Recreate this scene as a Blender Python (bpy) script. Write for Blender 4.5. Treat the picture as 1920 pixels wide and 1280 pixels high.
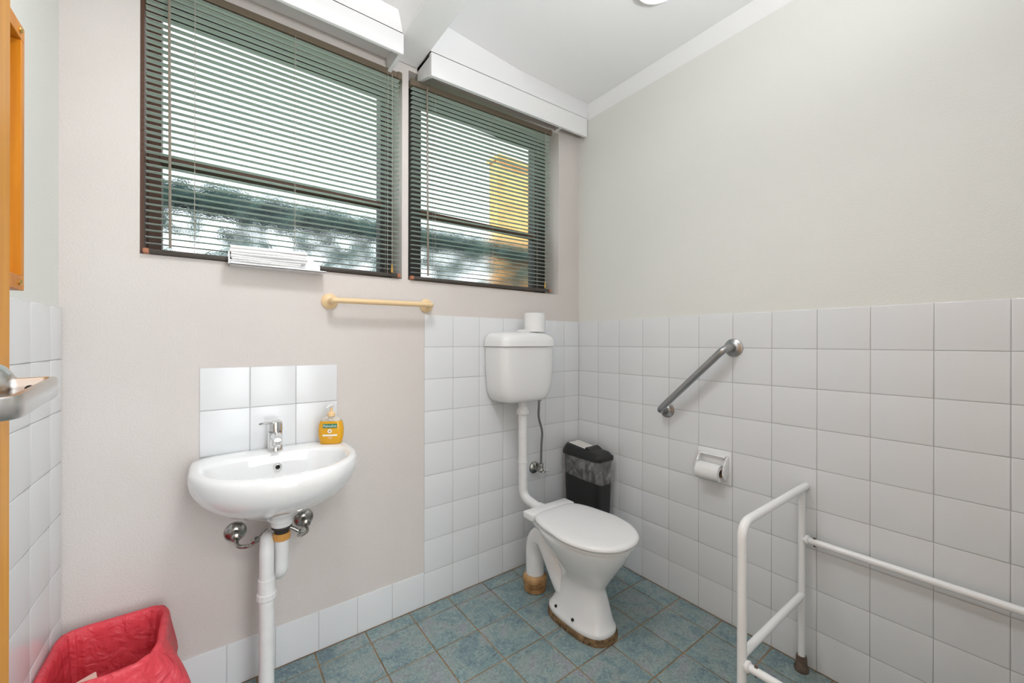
import bpy, bmesh, math, random
from mathutils import Vector, Matrix, noise

for o in list(bpy.data.objects):
    bpy.data.objects.remove(o)
SC = bpy.context.scene
COL = SC.collection
PI = math.pi
V = Vector
random.seed(7)

# ------------------------------------------------------------------ camera, sky, lights, exposure
F_PX, YAW, DX, DY, ROLL = 751.84, 0.9363, -10.93, 1.50, 0.002
CAM = V((-1.8489, -1.7475, 1.2430))
cd = bpy.data.cameras.new('camera')
cam = bpy.data.objects.new('camera', cd)
COL.objects.link(cam)
cd.sensor_width = 36.0
cd.lens = F_PX / 1920 * 36
cd.shift_x = -DX / 1920
cd.shift_y = DY / 1920
cd.clip_start = 0.02
fw = V((math.cos(YAW), math.sin(YAW), 0))
rt = V((math.sin(YAW), -math.cos(YAW), 0))
up = V((0, 0, 1))
r2 = rt * math.cos(ROLL) + up * math.sin(ROLL)
u2 = up * math.cos(ROLL) - rt * math.sin(ROLL)
mw = Matrix.Identity(4)
for i in range(3):
    mw[i][0], mw[i][1], mw[i][2], mw[i][3] = r2[i], u2[i], -fw[i], CAM[i]
cam.matrix_world = mw
SC.camera = cam

SC.view_settings.view_transform = 'Standard'
SC.view_settings.look = 'None'
SC.view_settings.gamma = 1
SC.view_settings.use_curve_mapping = False
SC.view_settings.exposure = 0.60

w = bpy.data.worlds.new('sky')
SC.world = w
w.use_nodes = True
bg = w.node_tree.nodes['Background']
bg.inputs[0].default_value = (0.90, 0.96, 1.0, 1)
bg.inputs[1].default_value = 1.5

sd = bpy.data.lights.new('sun', 'SUN')
sd.energy = 5.0
sd.angle = 0.02
sd.color = (1.0, 0.93, 0.82)
sun = bpy.data.objects.new('sun', sd)
sun.rotation_euler = (math.radians(50), 0, math.radians(-62))
COL.objects.link(sun)


def area(name, loc, size, energy, color=(1, 1, 1), rot=(0, 0, 0), shape='DISK'):
    d = bpy.data.lights.new(name, 'AREA')
    d.shape = shape
    d.size = size
    d.energy = energy
    d.color = color
    o = bpy.data.objects.new(name, d)
    o.location = loc
    o.rotation_euler = rot
    COL.objects.link(o)
    return o


LAMP = V((-1.52, -0.86, 2.575))          # oyster lamp of the left ceiling bay, above the frame
area('ceiling_lamp_light', LAMP + V((0, 0, -0.085)), 0.26, 6, (0.97, 0.985, 1.0))
area('hallway_top_fill', (-1.5, -2.75, 2.45), 0.5, 12, (0.95, 0.98, 1.0))  # overhead fill light added in the unseen hallway
hw = area('doorway_fill', (-1.0, -3.5, 1.35), 1.6, 37, (0.93, 0.975, 1.0), (math.radians(90), 0, 0), 'RECTANGLE')  # fill panel added behind the doorway to even out the room
hw.data.size_y = 2.0
WL = V((-1.15, -1.80, 1.80))             # unseen uplighter added as fill for ceiling and walls, behind the camera
pl = bpy.data.lights.new('uplighter_fill', 'SPOT')
pl.energy = 47
pl.spot_size = math.radians(150)
pl.spot_blend = 0.9
pl.shadow_soft_size = 0.08
pl.color = (0.95, 0.98, 1.0)
plo = bpy.data.objects.new('uplighter_fill', pl)
plo.location = WL
plo.rotation_euler = (math.radians(180 - 20), math.radians(0), 0)
COL.objects.link(plo)


# ------------------------------------------------------------------ materials
def mat(name, col, rough=0.5, metal=0.0, **kw):
    m = bpy.data.materials.new(name)
    m.use_nodes = True
    b = m.node_tree.nodes['Principled BSDF']
    b.inputs['Base Color'].default_value = (*col, 1)
    b.inputs['Roughness'].default_value = rough
    b.inputs['Metallic'].default_value = metal
    for k, v in kw.items():
        b.inputs[k].default_value = v
    return m


def N(m, t, **kw):
    n = m.node_tree.nodes.new(t)
    for k, v in kw.items():
        setattr(n, k, v)
    return n


def L(m, a, b):
    m.node_tree.links.new(a, b)


def bsdf(m):
    return m.node_tree.nodes['Principled BSDF']


def noise_bump(m, scale, strength, dist=0.002, detail=3.0, coord='Position'):
    if coord == 'Position':
        g = N(m, 'ShaderNodeNewGeometry').outputs['Position']
    else:
        g = N(m, 'ShaderNodeTexCoord').outputs['Object']
    t = N(m, 'ShaderNodeTexNoise')
    t.inputs['Scale'].default_value = scale
    t.inputs['Detail'].default_value = detail
    b = N(m, 'ShaderNodeBump')
    b.inputs['Strength'].default_value = strength
    b.inputs['Distance'].default_value = dist
    L(m, g, t.inputs['Vector'])
    L(m, t.outputs['Fac'], b.inputs['Height'])
    L(m, b.outputs['Normal'], bsdf(m).inputs['Normal'])
    return t


def ramp_col(m, fac, stops):
    r = N(m, 'ShaderNodeValToRGB')
    cr = r.color_ramp
    while len(cr.elements) < len(stops):
        cr.elements.new(0.5)
    for e, (p, c) in zip(cr.elements, stops):
        e.position = p
        e.color = (*c, 1)
    L(m, fac, r.inputs['Fac'])
    return r


def mottled(m, scale, c0, c1, lo=0.3, hi=0.7, detail=4):
    g = N(m, 'ShaderNodeNewGeometry').outputs['Position']
    t = N(m, 'ShaderNodeTexNoise')
    t.inputs['Scale'].default_value = scale
    t.inputs['Detail'].default_value = detail
    L(m, g, t.inputs['Vector'])
    r = ramp_col(m, t.outputs['Fac'], [(lo, c0), (hi, c1)])
    L(m, r.outputs['Color'], bsdf(m).inputs['Base Color'])
    return r


M = {}
M['paint_back'] = mat('wall_paint_warm_cast', (0.74, 0.69, 0.65), 0.75)  # same paint as the right wall, warm light cast put into its colour
mottled(M['paint_back'], 2.5, (0.675, 0.620, 0.592), (0.70, 0.66, 0.628))
noise_bump(M['paint_back'], 190, 0.45, 0.003)
M['paint_right'] = mat('wall_paint_cream', (0.78, 0.775, 0.745), 0.7)
mottled(M['paint_right'], 2.2, (0.770, 0.772, 0.735), (0.778, 0.785, 0.742))
noise_bump(M['paint_right'], 210, 0.35, 0.0025)
M['ceiling'] = mat('ceiling_white', (0.88, 0.88, 0.885), 0.7)
noise_bump(M['ceiling'], 60, 0.05)
M['trim'] = mat('gloss_trim_white', (0.87, 0.87, 0.875), 0.4)
noise_bump(M['trim'], 35, 0.08, 0.002)
M['wall_tile'] = mat('glazed_white_tile', (0.775, 0.79, 0.805), 0.22)
_t = noise_bump(M['wall_tile'], 9, 0.06, 0.004, 1.0)
M['grout'] = mat('wall_grout', (0.50, 0.495, 0.485), 0.9)
M['floor_grout'] = mat('floor_grout', (0.20, 0.13, 0.065), 0.9)
mottled(M['floor_grout'], 8, (0.16, 0.095, 0.045), (0.42, 0.27, 0.14))
M['ceramic'] = mat('vitreous_china', (0.86, 0.865, 0.87), 0.07, **{'Coat Weight': 0.4, 'Coat Roughness': 0.03})
M['plastic_white'] = mat('white_plastic', (0.83, 0.83, 0.83), 0.2)
M['pipe_white'] = mat('painted_pvc', (0.78, 0.78, 0.78), 0.4)
mottled(M['pipe_white'], 25, (0.765, 0.76, 0.755), (0.81, 0.81, 0.81), 0.3, 0.6)
M['tray_white'] = mat('tray_plastic', (0.86, 0.86, 0.87), 0.25)
M['chrome'] = mat('chrome', (0.80, 0.80, 0.80), 0.08, 1.0)
M['chrome_old'] = mat('tarnished_chrome', (0.42, 0.42, 0.39), 0.22, 1.0)
mottled(M['chrome_old'], 70, (0.24, 0.23, 0.20), (0.60, 0.60, 0.58))
M['steel'] = mat('satin_steel', (0.40, 0.40, 0.40), 0.33, 1.0)
M['nickel'] = mat('satin_nickel', (0.62, 0.61, 0.60), 0.28, 1.0)
M['braid'] = mat('braided_hose', (0.22, 0.22, 0.22), 0.4, 0.8)
M['paper'] = mat('tissue_paper', (0.86, 0.86, 0.86), 0.95)
noise_bump(M['paper'], 160, 0.35, 0.002)
M['black'] = mat('black_plastic', (0.012, 0.012, 0.013), 0.42)
noise_bump(M['black'], 300, 0.15, 0.001)
M['hole'] = mat('dark_hole', (0.01, 0.01, 0.01), 0.8)
M['rubber_brown'] = mat('brown_rubber', (0.13, 0.095, 0.07), 0.75)
mottled(M['rubber_brown'], 40, (0.09, 0.065, 0.05), (0.17, 0.13, 0.10))
M['rubber_black'] = mat('black_rubber', (0.03, 0.025, 0.022), 0.6)
M['orange_nut'] = mat('aged_amber_nut', (0.62, 0.30, 0.07), 0.45)
M['collar'] = mat('aged_pan_collar', (0.5, 0.3, 0.12), 0.6)
mottled(M['collar'], 16, (0.22, 0.10, 0.03), (0.62, 0.38, 0.17))
M['mortar'] = mat('stained_mortar_bed', (0.17, 0.10, 0.045), 0.95)
mottled(M['mortar'], 60, (0.07, 0.042, 0.02), (0.26, 0.165, 0.08))
noise_bump(M['mortar'], 140, 0.9, 0.006)
M['cream'] = mat('cream_plastic', (0.83, 0.61, 0.35), 0.3)
M['slat'] = mat('slat_enamel', (0.60, 0.70, 0.64), 0.3)
M['blind_brown'] = mat('blind_rail_brown', (0.17, 0.135, 0.095), 0.35)
M['blind_dark'] = mat('blind_rail_dark', (0.06, 0.05, 0.042), 0.4)
M['copper_cap'] = mat('terracotta_cap', (0.42, 0.17, 0.09), 0.5)
M['wand'] = mat('wand_taupe', (0.235, 0.20, 0.16), 0.35)
M['cord'] = mat('cord', (0.40, 0.37, 0.32), 0.8)
M['tassel'] = mat('tassel_amber', (0.50, 0.30, 0.06), 0.4)
M['frame_brown'] = mat('window_frame_brown', (0.10, 0.045, 0.025), 0.5)
M['frame_dark'] = mat('window_frame_dark', (0.03, 0.026, 0.024), 0.5)
M['red_bag'] = mat('red_bin_plastic', (0.80, 0.06, 0.09), 0.4)
M['pink_paper'] = mat('pink_card', (0.85, 0.55, 0.47), 0.8)
M['metal_walker'] = mat('white_enamel_tube', (0.90, 0.90, 0.90), 0.22)
M['dome'] = mat('opal_diffuser', (0.88, 0.88, 0.88), 0.35, **{'Emission Color': (1, 1, 1, 1), 'Emission Strength': 0.45})
M['brass'] = mat('brass', (0.72, 0.48, 0.16), 0.25, 1.0)
M['mirror'] = mat('mirror_silver', (0.85, 0.85, 0.85), 0.02, 1.0)

# slate-look floor tile
m = M['floor_tile'] = mat('blue_green_slate_tile', (0.12, 0.19, 0.21), 0.42)
g = N(m, 'ShaderNodeNewGeometry').outputs['Position']
oi = N(m, 'ShaderNodeObjectInfo')
off = N(m, 'ShaderNodeVectorMath', operation='MULTIPLY_ADD')
L(m, oi.outputs['Random'], off.inputs[0])
off.inputs[1].default_value = (23, 17, 5)
L(m, g, off.inputs[2])
t1 = N(m, 'ShaderNodeTexNoise')
t1.inputs['Scale'].default_value = 9
t1.inputs['Detail'].default_value = 6
t1.inputs['Distortion'].default_value = 1.2
L(m, off.outputs[0], t1.inputs['Vector'])
r1 = ramp_col(m, t1.outputs['Fac'], [(0.30, (0.145, 0.21, 0.245)), (0.45, (0.19, 0.28, 0.29)),
                                     (0.55, (0.25, 0.315, 0.30)), (0.68, (0.28, 0.29, 0.325))])
t2 = N(m, 'ShaderNodeTexNoise')
t2.inputs['Scale'].default_value = 48
t2.inputs['Detail'].default_value = 7
t2.inputs['Roughness'].default_value = 0.75
t2.inputs['Distortion'].default_value = 2.2
L(m, off.outputs[0], t2.inputs['Vector'])
r2_ = ramp_col(m, t2.outputs['Fac'], [(0.50, (0, 0, 0)), (0.62, (0.70, 0.70, 0.70))])
mx = N(m, 'ShaderNodeMixRGB')
mx.inputs['Color2'].default_value = (0.36, 0.44, 0.43, 1)
L(m, r2_.outputs['Color'], mx.inputs['Fac'])
L(m, r1.outputs['Color'], mx.inputs['Color1'])
r3 = ramp_col(m, t2.outputs['Fac'], [(0.34, (0.45, 0.45, 0.45)), (0.47, (1, 1, 1))])
mx2 = N(m, 'ShaderNodeMixRGB', blend_type='MULTIPLY')
mx2.inputs['Fac'].default_value = 0.8
L(m, mx.outputs['Color'], mx2.inputs['Color1'])
L(m, r3.outputs['Color'], mx2.inputs['Color2'])
L(m, mx2.outputs['Color'], bsdf(m).inputs['Base Color'])
bp = N(m, 'ShaderNodeBump')
bp.inputs['Strength'].default_value = 0.25
bp.inputs['Distance'].default_value = 0.002
L(m, t1.outputs['Fac'], bp.inputs['Height'])
L(m, bp.outputs['Normal'], bsdf(m).inputs['Normal'])


def wood(name, c0, c1, rough=0.25):
    m = mat(name, c0, rough, **{'Specular IOR Level': 0.25})
    g = N(m, 'ShaderNodeNewGeometry').outputs['Position']
    mp = N(m, 'ShaderNodeMapping')
    mp.inputs['Scale'].default_value = (30, 30, 1.6)
    L(m, g, mp.inputs['Vector'])
    t = N(m, 'ShaderNodeTexNoise')
    t.inputs['Scale'].default_value = 2.0
    t.inputs['Detail'].default_value = 5
    L(m, mp.outputs[0], t.inputs['Vector'])
    r = ramp_col(m, t.outputs['Fac'], [(0.3, c0), (0.7, c1)])
    L(m, r.outputs['Color'], bsdf(m).inputs['Base Color'])
    return m


M['timber'] = wood('varnished_orange_timber', (0.50, 0.20, 0.012), (0.64, 0.28, 0.02), 0.4)
M['timber_frame'] = wood('frame_timber', (0.52, 0.17, 0.008), (0.68, 0.25, 0.012), 0.4)


def mixshader(name, build):
    m = bpy.data.materials.new(name)
    m.use_nodes = True
    m.node_tree.nodes.clear()
    out = N(m, 'ShaderNodeOutputMaterial')
    s = build(m)
    L(m, s, out.inputs['Surface'])
    return m


def _clear(m):
    tr = N(m, 'ShaderNodeBsdfTransparent')
    tr.inputs[0].default_value = (0.95, 0.97, 0.96, 1)
    gl = N(m, 'ShaderNodeBsdfGlossy')
    gl.inputs['Roughness'].default_value = 0.02
    lw = N(m, 'ShaderNodeLayerWeight')
    pw = N(m, 'ShaderNodeMath', operation='POWER')
    pw.inputs[1].default_value = 5
    L(m, lw.outputs['Facing'], pw.inputs[0])
    ad = N(m, 'ShaderNodeMath', operation='MULTIPLY_ADD')
    L(m, pw.outputs[0], ad.inputs[0])
    ad.inputs[1].default_value = 0.9
    ad.inputs[2].default_value = 0.05
    mx = N(m, 'ShaderNodeMixShader')
    L(m, ad.outputs[0], mx.inputs[0])
    L(m, tr.outputs[0], mx.inputs[1])
    L(m, gl.outputs[0], mx.inputs[2])
    return mx.outputs[0]


M['glass'] = mixshader('clear_pane', _clear)
M['obscure'] = mat('obscure_glass', (0.93, 0.97, 0.97), 0.045, **{'Transmission Weight': 1.0, 'IOR': 1.3})
noise_bump(M['obscure'], 160, 0.25, 0.002)


def _bagclear(m):
    tr = N(m, 'ShaderNodeBsdfTransparent')
    pr = N(m, 'ShaderNodeBsdfPrincipled')
    pr.inputs['Base Color'].default_value = (0.62, 0.62, 0.62, 1)
    pr.inputs['Roughness'].default_value = 0.22
    g = N(m, 'ShaderNodeNewGeometry').outputs['Position']
    mp = N(m, 'ShaderNodeMapping')
    mp.inputs['Scale'].default_value = (1, 1, 0.8)
    mp.inputs['Rotation'].default_value = (0.5, 0.3, 0)
    L(m, g, mp.inputs[0])
    t = N(m, 'ShaderNodeTexNoise')
    t.inputs['Scale'].default_value = 17
    t.inputs['Detail'].default_value = 4
    t.inputs['Distortion'].default_value = 1.6
    L(m, mp.outputs[0], t.inputs['Vector'])
    b = N(m, 'ShaderNodeBump')
    b.inputs['Strength'].default_value = 0.9
    b.inputs['Distance'].default_value = 0.008
    L(m, t.outputs['Fac'], b.inputs['Height'])
    L(m, b.outputs['Normal'], pr.inputs['Normal'])
    r = ramp_col(m, t.outputs['Fac'], [(0.42, (0.12, 0.12, 0.12)), (0.66, (0.42, 0.42, 0.42))])
    mx = N(m, 'ShaderNodeMixShader')
    L(m, r.outputs['Color'], mx.inputs[0])
    L(m, tr.outputs[0], mx.inputs[1])
    L(m, pr.outputs[0], mx.inputs[2])
    return mx.outputs[0]


M['bag_clear'] = mixshader('clear_bin_liner', _bagclear)


def _bagred(m):
    pr = N(m, 'ShaderNodeBsdfPrincipled')
    pr.inputs['Base Color'].default_value = (1.0, 0.125, 0.165, 1)
    pr.inputs['Roughness'].default_value = 0.27
    tl = N(m, 'ShaderNodeBsdfTranslucent')
    tl.inputs[0].default_value = (1.0, 0.19, 0.21, 1)
    g = N(m, 'ShaderNodeNewGeometry').outputs['Position']
    t = N(m, 'ShaderNodeTexNoise')
    t.inputs['Scale'].default_value = 26
    t.inputs['Detail'].default_value = 5
    t.inputs['Distortion'].default_value = 1.0
    L(m, g, t.inputs['Vector'])
    b = N(m, 'ShaderNodeBump')
    b.inputs['Strength'].default_value = 0.8
    b.inputs['Distance'].default_value = 0.016
    L(m, t.outputs['Fac'], b.inputs['Height'])
    L(m, b.outputs['Normal'], pr.inputs['Normal'])
    mx = N(m, 'ShaderNodeMixShader')
    mx.inputs[0].default_value = 0.45
    L(m, pr.outputs[0], mx.inputs[1])
    L(m, tl.outputs[0], mx.inputs[2])
    return mx.outputs[0]


M['bag_red'] = mixshader('red_bin_liner', _bagred)
M['soap'] = mat('amber_soap', (0.95, 0.50, 0.035), 0.08, **{'Transmission Weight': 0.25, 'IOR': 1.35})
M['soap_clear'] = mat('clear_pet', (0.95, 0.90, 0.80), 0.05, **{'Transmission Weight': 0.85, 'IOR': 1.3})
M['soap_pump'] = mat('peach_pump', (0.88, 0.62, 0.33), 0.3)
M['pump_white'] = mat('pump_head_white', (0.85, 0.85, 0.84), 0.3)
M['label_green'] = mat('label_green', (0.0, 0.19, 0.12), 0.4)
M['label_white'] = mat('label_white', (0.88, 0.84, 0.78), 0.5)
M['ink'] = mat('grey_ink', (0.25, 0.25, 0.25), 0.7)
M['leaf'] = mat('hedge_leaf', (0.055, 0.12, 0.075), 0.5)
mottled(M['leaf'], 5, (0.022, 0.065, 0.07), (0.06, 0.13, 0.11))
M['grass'] = mat('lawn', (0.10, 0.16, 0.06), 0.9)
mottled(M['grass'], 12, (0.06, 0.11, 0.04), (0.14, 0.20, 0.08))
M['orange_wall'] = mat('orange_brick_render', (0.72, 0.36, 0.12), 0.85)
mottled(M['orange_wall'], 6, (0.66, 0.31, 0.10), (0.78, 0.42, 0.15))
M['hall'] = mat('hallway_paint', (0.76, 0.76, 0.76), 0.8)


# ------------------------------------------------------------------ helpers
def base_of(o):
    s = V((0, 0, 0))
    while o is not None:
        s += o.location
        o = o.parent
    return s


def obj(name, bm, material, parent=None, kind=None, label=None, smooth=35):
    """bm holds world coordinates; returns one linked mesh object"""
    if parent is not None:
        bmesh.ops.translate(bm, verts=bm.verts, vec=-base_of(parent))
    bmesh.ops.recalc_face_normals(bm, faces=bm.faces)
    me = bpy.data.meshes.new(name)
    bm.to_mesh(me)
    bm.free()
    if smooth:
        for p in me.polygons:
            p.use_smooth = True
        me.set_sharp_from_angle(angle=math.radians(smooth))
    me.materials.append(material)
    o = bpy.data.objects.new(name, me)
    COL.objects.link(o)
    if parent is not None:
        o.parent = parent
    if kind:
        o['kind'] = kind
    if label:
        o['label'] = label
    return o


def thing(name, label, cat, loc, group=None):
    o = bpy.data.objects.new(name, None)
    o.empty_display_size = 0.05
    o.location = loc
    COL.objects.link(o)
    o['label'] = label
    o['category'] = cat
    if group:
        o['group'] = group
    return o


def tag(o, label, cat, group=None):
    o['label'] = label
    o['category'] = cat
    if group:
        o['group'] = group
    return o


def BM():
    return bmesh.new()


def box(bm, x0, x1, y0, y1, z0, z1, bev=0.0, seg=2):
    b2 = bmesh.new()
    r = bmesh.ops.create_cube(b2, size=1.0)
    for v in b2.verts:
        v.co = V(((x0 + x1) / 2 + v.co.x * (x1 - x0), (y0 + y1) / 2 + v.co.y * (y1 - y0), (z0 + z1) / 2 + v.co.z * (z1 - z0)))
    if bev:
        bmesh.ops.bevel(b2, geom=list(b2.edges), offset=bev, segments=seg, profile=0.5, affect='EDGES')
    merge(bm, b2)


def merge(bm, b2, mtx=None):
    if mtx is not None:
        bmesh.ops.transform(b2, matrix=mtx, verts=b2.verts)
    me = bpy.data.meshes.new('tmp')
    b2.to_mesh(me)
    b2.free()
    bm.from_mesh(me)
    bpy.data.meshes.remove(me)


def loft(bm, rings, cap0=True, cap1=True, closed=True):
    vs = [[bm.verts.new(p) for p in r] for r in rings]
    n = len(vs[0])
    for a, b in zip(vs[:-1], vs[1:]):
        for i in range(n if closed else n - 1):
            j = (i + 1) % n
            bm.faces.new((a[i], a[j], b[j], b[i]))
    for flag, r in ((cap0, vs[0]), (cap1, vs[-1])):
        if flag:
            c = bm.verts.new(sum((v.co for v in r), V((0, 0, 0))) / n)
            for i in range(n):
                bm.faces.new((r[i], r[(i + 1) % n], c))
    return vs


def outline(cx, cy, z, a, bf, bb, nf=2.2, nb=2.2, k=48):
    """closed plan curve: half-width a, front depth bf (to -y), back depth bb (to +y)"""
    pts = []
    for i in range(k):
        t = 2 * PI * i / k
        c, s = math.cos(t), math.sin(t)
        n = nb if s > 0 else nf
        x = a * math.copysign(abs(c) ** (2 / n), c)
        y = (bb if s > 0 else bf) * math.copysign(abs(s) ** (2 / n), s)
        pts.append(V((cx + x, cy + y, z)))
    return pts


def lathe(bm, prof, origin, axis=(0, 0, 1), k=32, cap0=True, cap1=True):
    """prof: (radius, height along axis)"""
    ax = V(axis).normalized()
    ref = V((0, 0, 1)) if abs(ax.z) < 0.9 else V((1, 0, 0))
    e1 = ax.cross(ref).normalized()
    e2 = ax.cross(e1)
    o = V(origin)
    rings = []
    for r, h in prof:
        r = max(r, 1e-4)
        rings.append([o + ax * h + e1 * (r * math.cos(2 * PI * i / k)) + e2 * (r * math.sin(2 * PI * i / k)) for i in range(k)])
    loft(bm, rings, cap0, cap1)


def smooth_path(pts, rad, seg=6):
    """round the corners of a polyline; rad may be one number or one per inner corner"""
    pts = [V(p) for p in pts]
    out = [pts[0]]
    for i in range(1, len(pts) - 1):
        r = rad[i - 1] if isinstance(rad, (list, tuple)) else rad
        a, b, c = pts[i - 1], pts[i], pts[i + 1]
        d1, d2 = (a - b).normalized(), (c - b).normalized()
        ang = d1.angle(d2)
        t = min(r / max(math.tan(ang / 2), 1e-3), (a - b).length * 0.49, (c - b).length * 0.49)
        p0, p2 = b + d1 * t, b + d2 * t
        for k in range(seg + 1):
            s = k / seg
            out.append(p0 * (1 - s) ** 2 + b * 2 * s * (1 - s) + p2 * s * s)
    out.append(pts[-1])
    return out


def bez(pts, n=24):
    """Catmull-Rom through the points"""
    P = [V(p) for p in pts]
    P = [P[0] * 2 - P[1]] + P + [P[-1] * 2 - P[-2]]
    out = []
    segs = len(P) - 3
    for s in range(segs):
        p0, p1, p2, p3 = P[s:s + 4]
        m_ = max(2, n // segs)
        for k in range(m_):
            t = k / m_
            out.append(0.5 * ((2 * p1) + (p2 - p0) * t + (2 * p0 - 5 * p1 + 4 * p2 - p3) * t * t + (3 * p1 - p0 - 3 * p2 + p3) * t ** 3))
    out.append(P[-2])
    return out


def tube(bm, path, r, k=16, cap=True, flat=1.0):
    """r: number or list; parallel-transported frame"""
    path = [V(p) for p in path]
    n = len(path)
    rs = r if isinstance(r, (list, tuple)) else [r] * n
    tan = []
    for i in range(n):
        d = path[min(i + 1, n - 1)] - path[max(i - 1, 0)]
        tan.append(d.normalized())
    ref = V((0, 0, 1)) if abs(tan[0].z) < 0.9 else V((1, 0, 0))
    e1 = tan[0].cross(ref).normalized()
    rings = []
    for i in range(n):
        e1 = (e1 - tan[i] * e1.dot(tan[i])).normalized()
        e2 = tan[i].cross(e1)
        rings.append([path[i] + e1 * (rs[i] * math.cos(2 * PI * j / k)) + e2 * (rs[i] * flat * math.sin(2 * PI * j / k)) for j in range(k)])
    loft(bm, rings, cap, cap)


_tiles = {}


def tile_mesh(w_, h_, t=0.006, edge=0.0025, drop=0.001, key='w'):
    k = (round(w_, 4), round(h_, 4), key)
    if k in _tiles:
        return _tiles[k]
    bm = BM()
    x, y = w_ / 2, h_ / 2
    rings = [[V((-x, -y, -t)), V((x, -y, -t)), V((x, y, -t)), V((-x, y, -t))],
             [V((-x, -y, -drop)), V((x, -y, -drop)), V((x, y, -drop)), V((-x, y, -drop))]]
    e = edge
    rings.append([V((-x + e * .4, -y + e * .4, -drop * .3)), V((x - e * .4, -y + e * .4, -drop * .3)), V((x - e * .4, y - e * .4, -drop * .3)), V((-x + e * .4, y - e * .4, -drop * .3))])
    rings.append([V((-x + e, -y + e, 0)), V((x - e, -y + e, 0)), V((x - e, y - e, 0)), V((-x + e, y - e, 0))])
    vs = [[bm.verts.new(p) for p in r] for r in rings]
    for a, b in zip(vs[:-1], vs[1:]):
        for i in range(4):
            j = (i + 1) % 4
            bm.faces.new((a[i], a[j], b[j], b[i]))
    bm.faces.new(vs[-1])
    bmesh.ops.recalc_face_normals(bm, faces=bm.faces)
    me = bpy.data.meshes.new('tile')
    bm.to_mesh(me)
    bm.free()
    for p in me.polygons:
        p.use_smooth = True
    me.set_sharp_from_angle(angle=math.radians(50))
    me.materials.append(M['floor_tile'] if key == 'f' else M['wall_tile'])
    _tiles[k] = me
    return me


AX = {'back': (V((1, 0, 0)), V((0, 0, 1)), V((0, -1, 0))),
      'right': (V((0, -1, 0)), V((0, 0, 1)), V((-1, 0, 0))),
      'left': (V((0, 1, 0)), V((0, 0, 1)), V((1, 0, 0))),
      'floor': (V((1, 0, 0)), V((0, 1, 0)), V((0, 0, 1)))}


def put_tile(parent, side, centre, w_, h_, gap, wob=0.0012, name='tile', key='w'):
    me = tile_mesh(w_ - gap, h_ - gap, key=key, edge=0.003 if key == 'w' else 0.002)
    e1, e2, e3 = AX[side]
    mt = Matrix((e1, e2, e3)).transposed().to_4x4()
    mt.translation = centre
    mt = mt @ Matrix.Rotation(random.uniform(-wob, wob), 4, 'X') @ Matrix.Rotation(random.uniform(-wob, wob), 4, 'Y')
    o = bpy.data.objects.new(name, me)
    COL.objects.link(o)
    o.parent = parent
    o.matrix_local = mt
    return o


# ------------------------------------------------------------------ room shell
T = 0.1525
HT = 1.3722
XL = -2.2075          # face of the left wall tiles
YF = -1.95            # front wall with the doorway the camera looks through
PX = 0.004            # painted plaster sits this far behind the tile faces

bm = BM()
box(bm, -2.4, 0.2, -3.6, 0.12, -0.12, -0.0022)
floor = obj('floor', bm, M['floor_grout'], kind='structure', smooth=0)
GX, GY, GP = -0.1218, -0.0806, 0.1987
xs = [XL]
k = -11
while GX + k * GP < XL + 0.02:
    k += 1
while GX + k * GP < -0.01:
    xs.append(GX + k * GP)
    k += 1
xs.append(-0.001)
ys = [-0.001] + [GY - j * GP for j in range(10)]
for i in range(len(xs) - 1):
    for j in range(len(ys) - 1):
        a0, a1, b0, b1 = xs[i], xs[i + 1], ys[j + 1], ys[j]
        put_tile(floor, 'floor', V(((a0 + a1) / 2, (b0 + b1) / 2, 0)), a1 - a0, b1 - b0, 0.0050, 0.0006, key='f')


def wall_cells(bm, us, vs_, holes, fn):
    """rectangles of a wall without its holes; fn(u0,u1,v0,v1) adds a box"""
    for i in range(len(us) - 1):
        for j in range(len(vs_) - 1):
            cu, cv = (us[i] + us[i + 1]) / 2, (vs_[j] + vs_[j + 1]) / 2
            if any(h[0] < cu < h[1] and h[2] < cv < h[3] for h in holes):
                continue
            fn(us[i], us[i + 1], vs_[j], vs_[j + 1])


W1 = (-2.036, -1.150, 1.529, 2.462)
W2 = (-1.120, -0.171, 1.529, 2.492)
bm = BM()
wall_cells(bm, [-2.4, W1[0], W1[1], W2[0], W2[1], 0.2], [-0.1, 1.529, 2.462, 2.492, 2.8], [W1, W2],
           lambda a, b, c, d: box(bm, a, b, PX, 0.24, c, d))
wall_back = obj('wall_back', bm, M['paint_back'], kind='structure', smooth=0)
bm = BM()
box(bm, 0.0 + PX, 0.12, -3.6, PX, -0.1, 2.8)
wall_right = obj('wall_right', bm, M['paint_right'], kind='structure', smooth=0)
bm = BM()
box(bm, -2.33, XL - 0.0075, YF - 0.1, PX, -0.1, 2.8)
wall_left = obj('wall_left', bm, M['paint_right'], kind='structure', smooth=0)
bm = BM()
wall_cells(bm, [XL - 0.01, -2.09, -1.24, PX], [-0.1, 2.06, 2.8], [(-2.09, -1.24, -0.2, 2.06)],
           lambda a, b, c, d: box(bm, a, b, YF - 0.1, YF, c, d))
wall_front = obj('wall_front', bm, M['hall'], kind='structure', smooth=0)
# hallway behind the doorway
bm = BM()
box(bm, -2.4, 0.2, -3.65, -3.55, -0.1, 2.8)
box(bm, -2.45, -2.35, -3.6, YF - 0.1, -0.1, 2.8)
obj('wall_hallway', bm, M['hall'], kind='structure', smooth=0)

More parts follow.
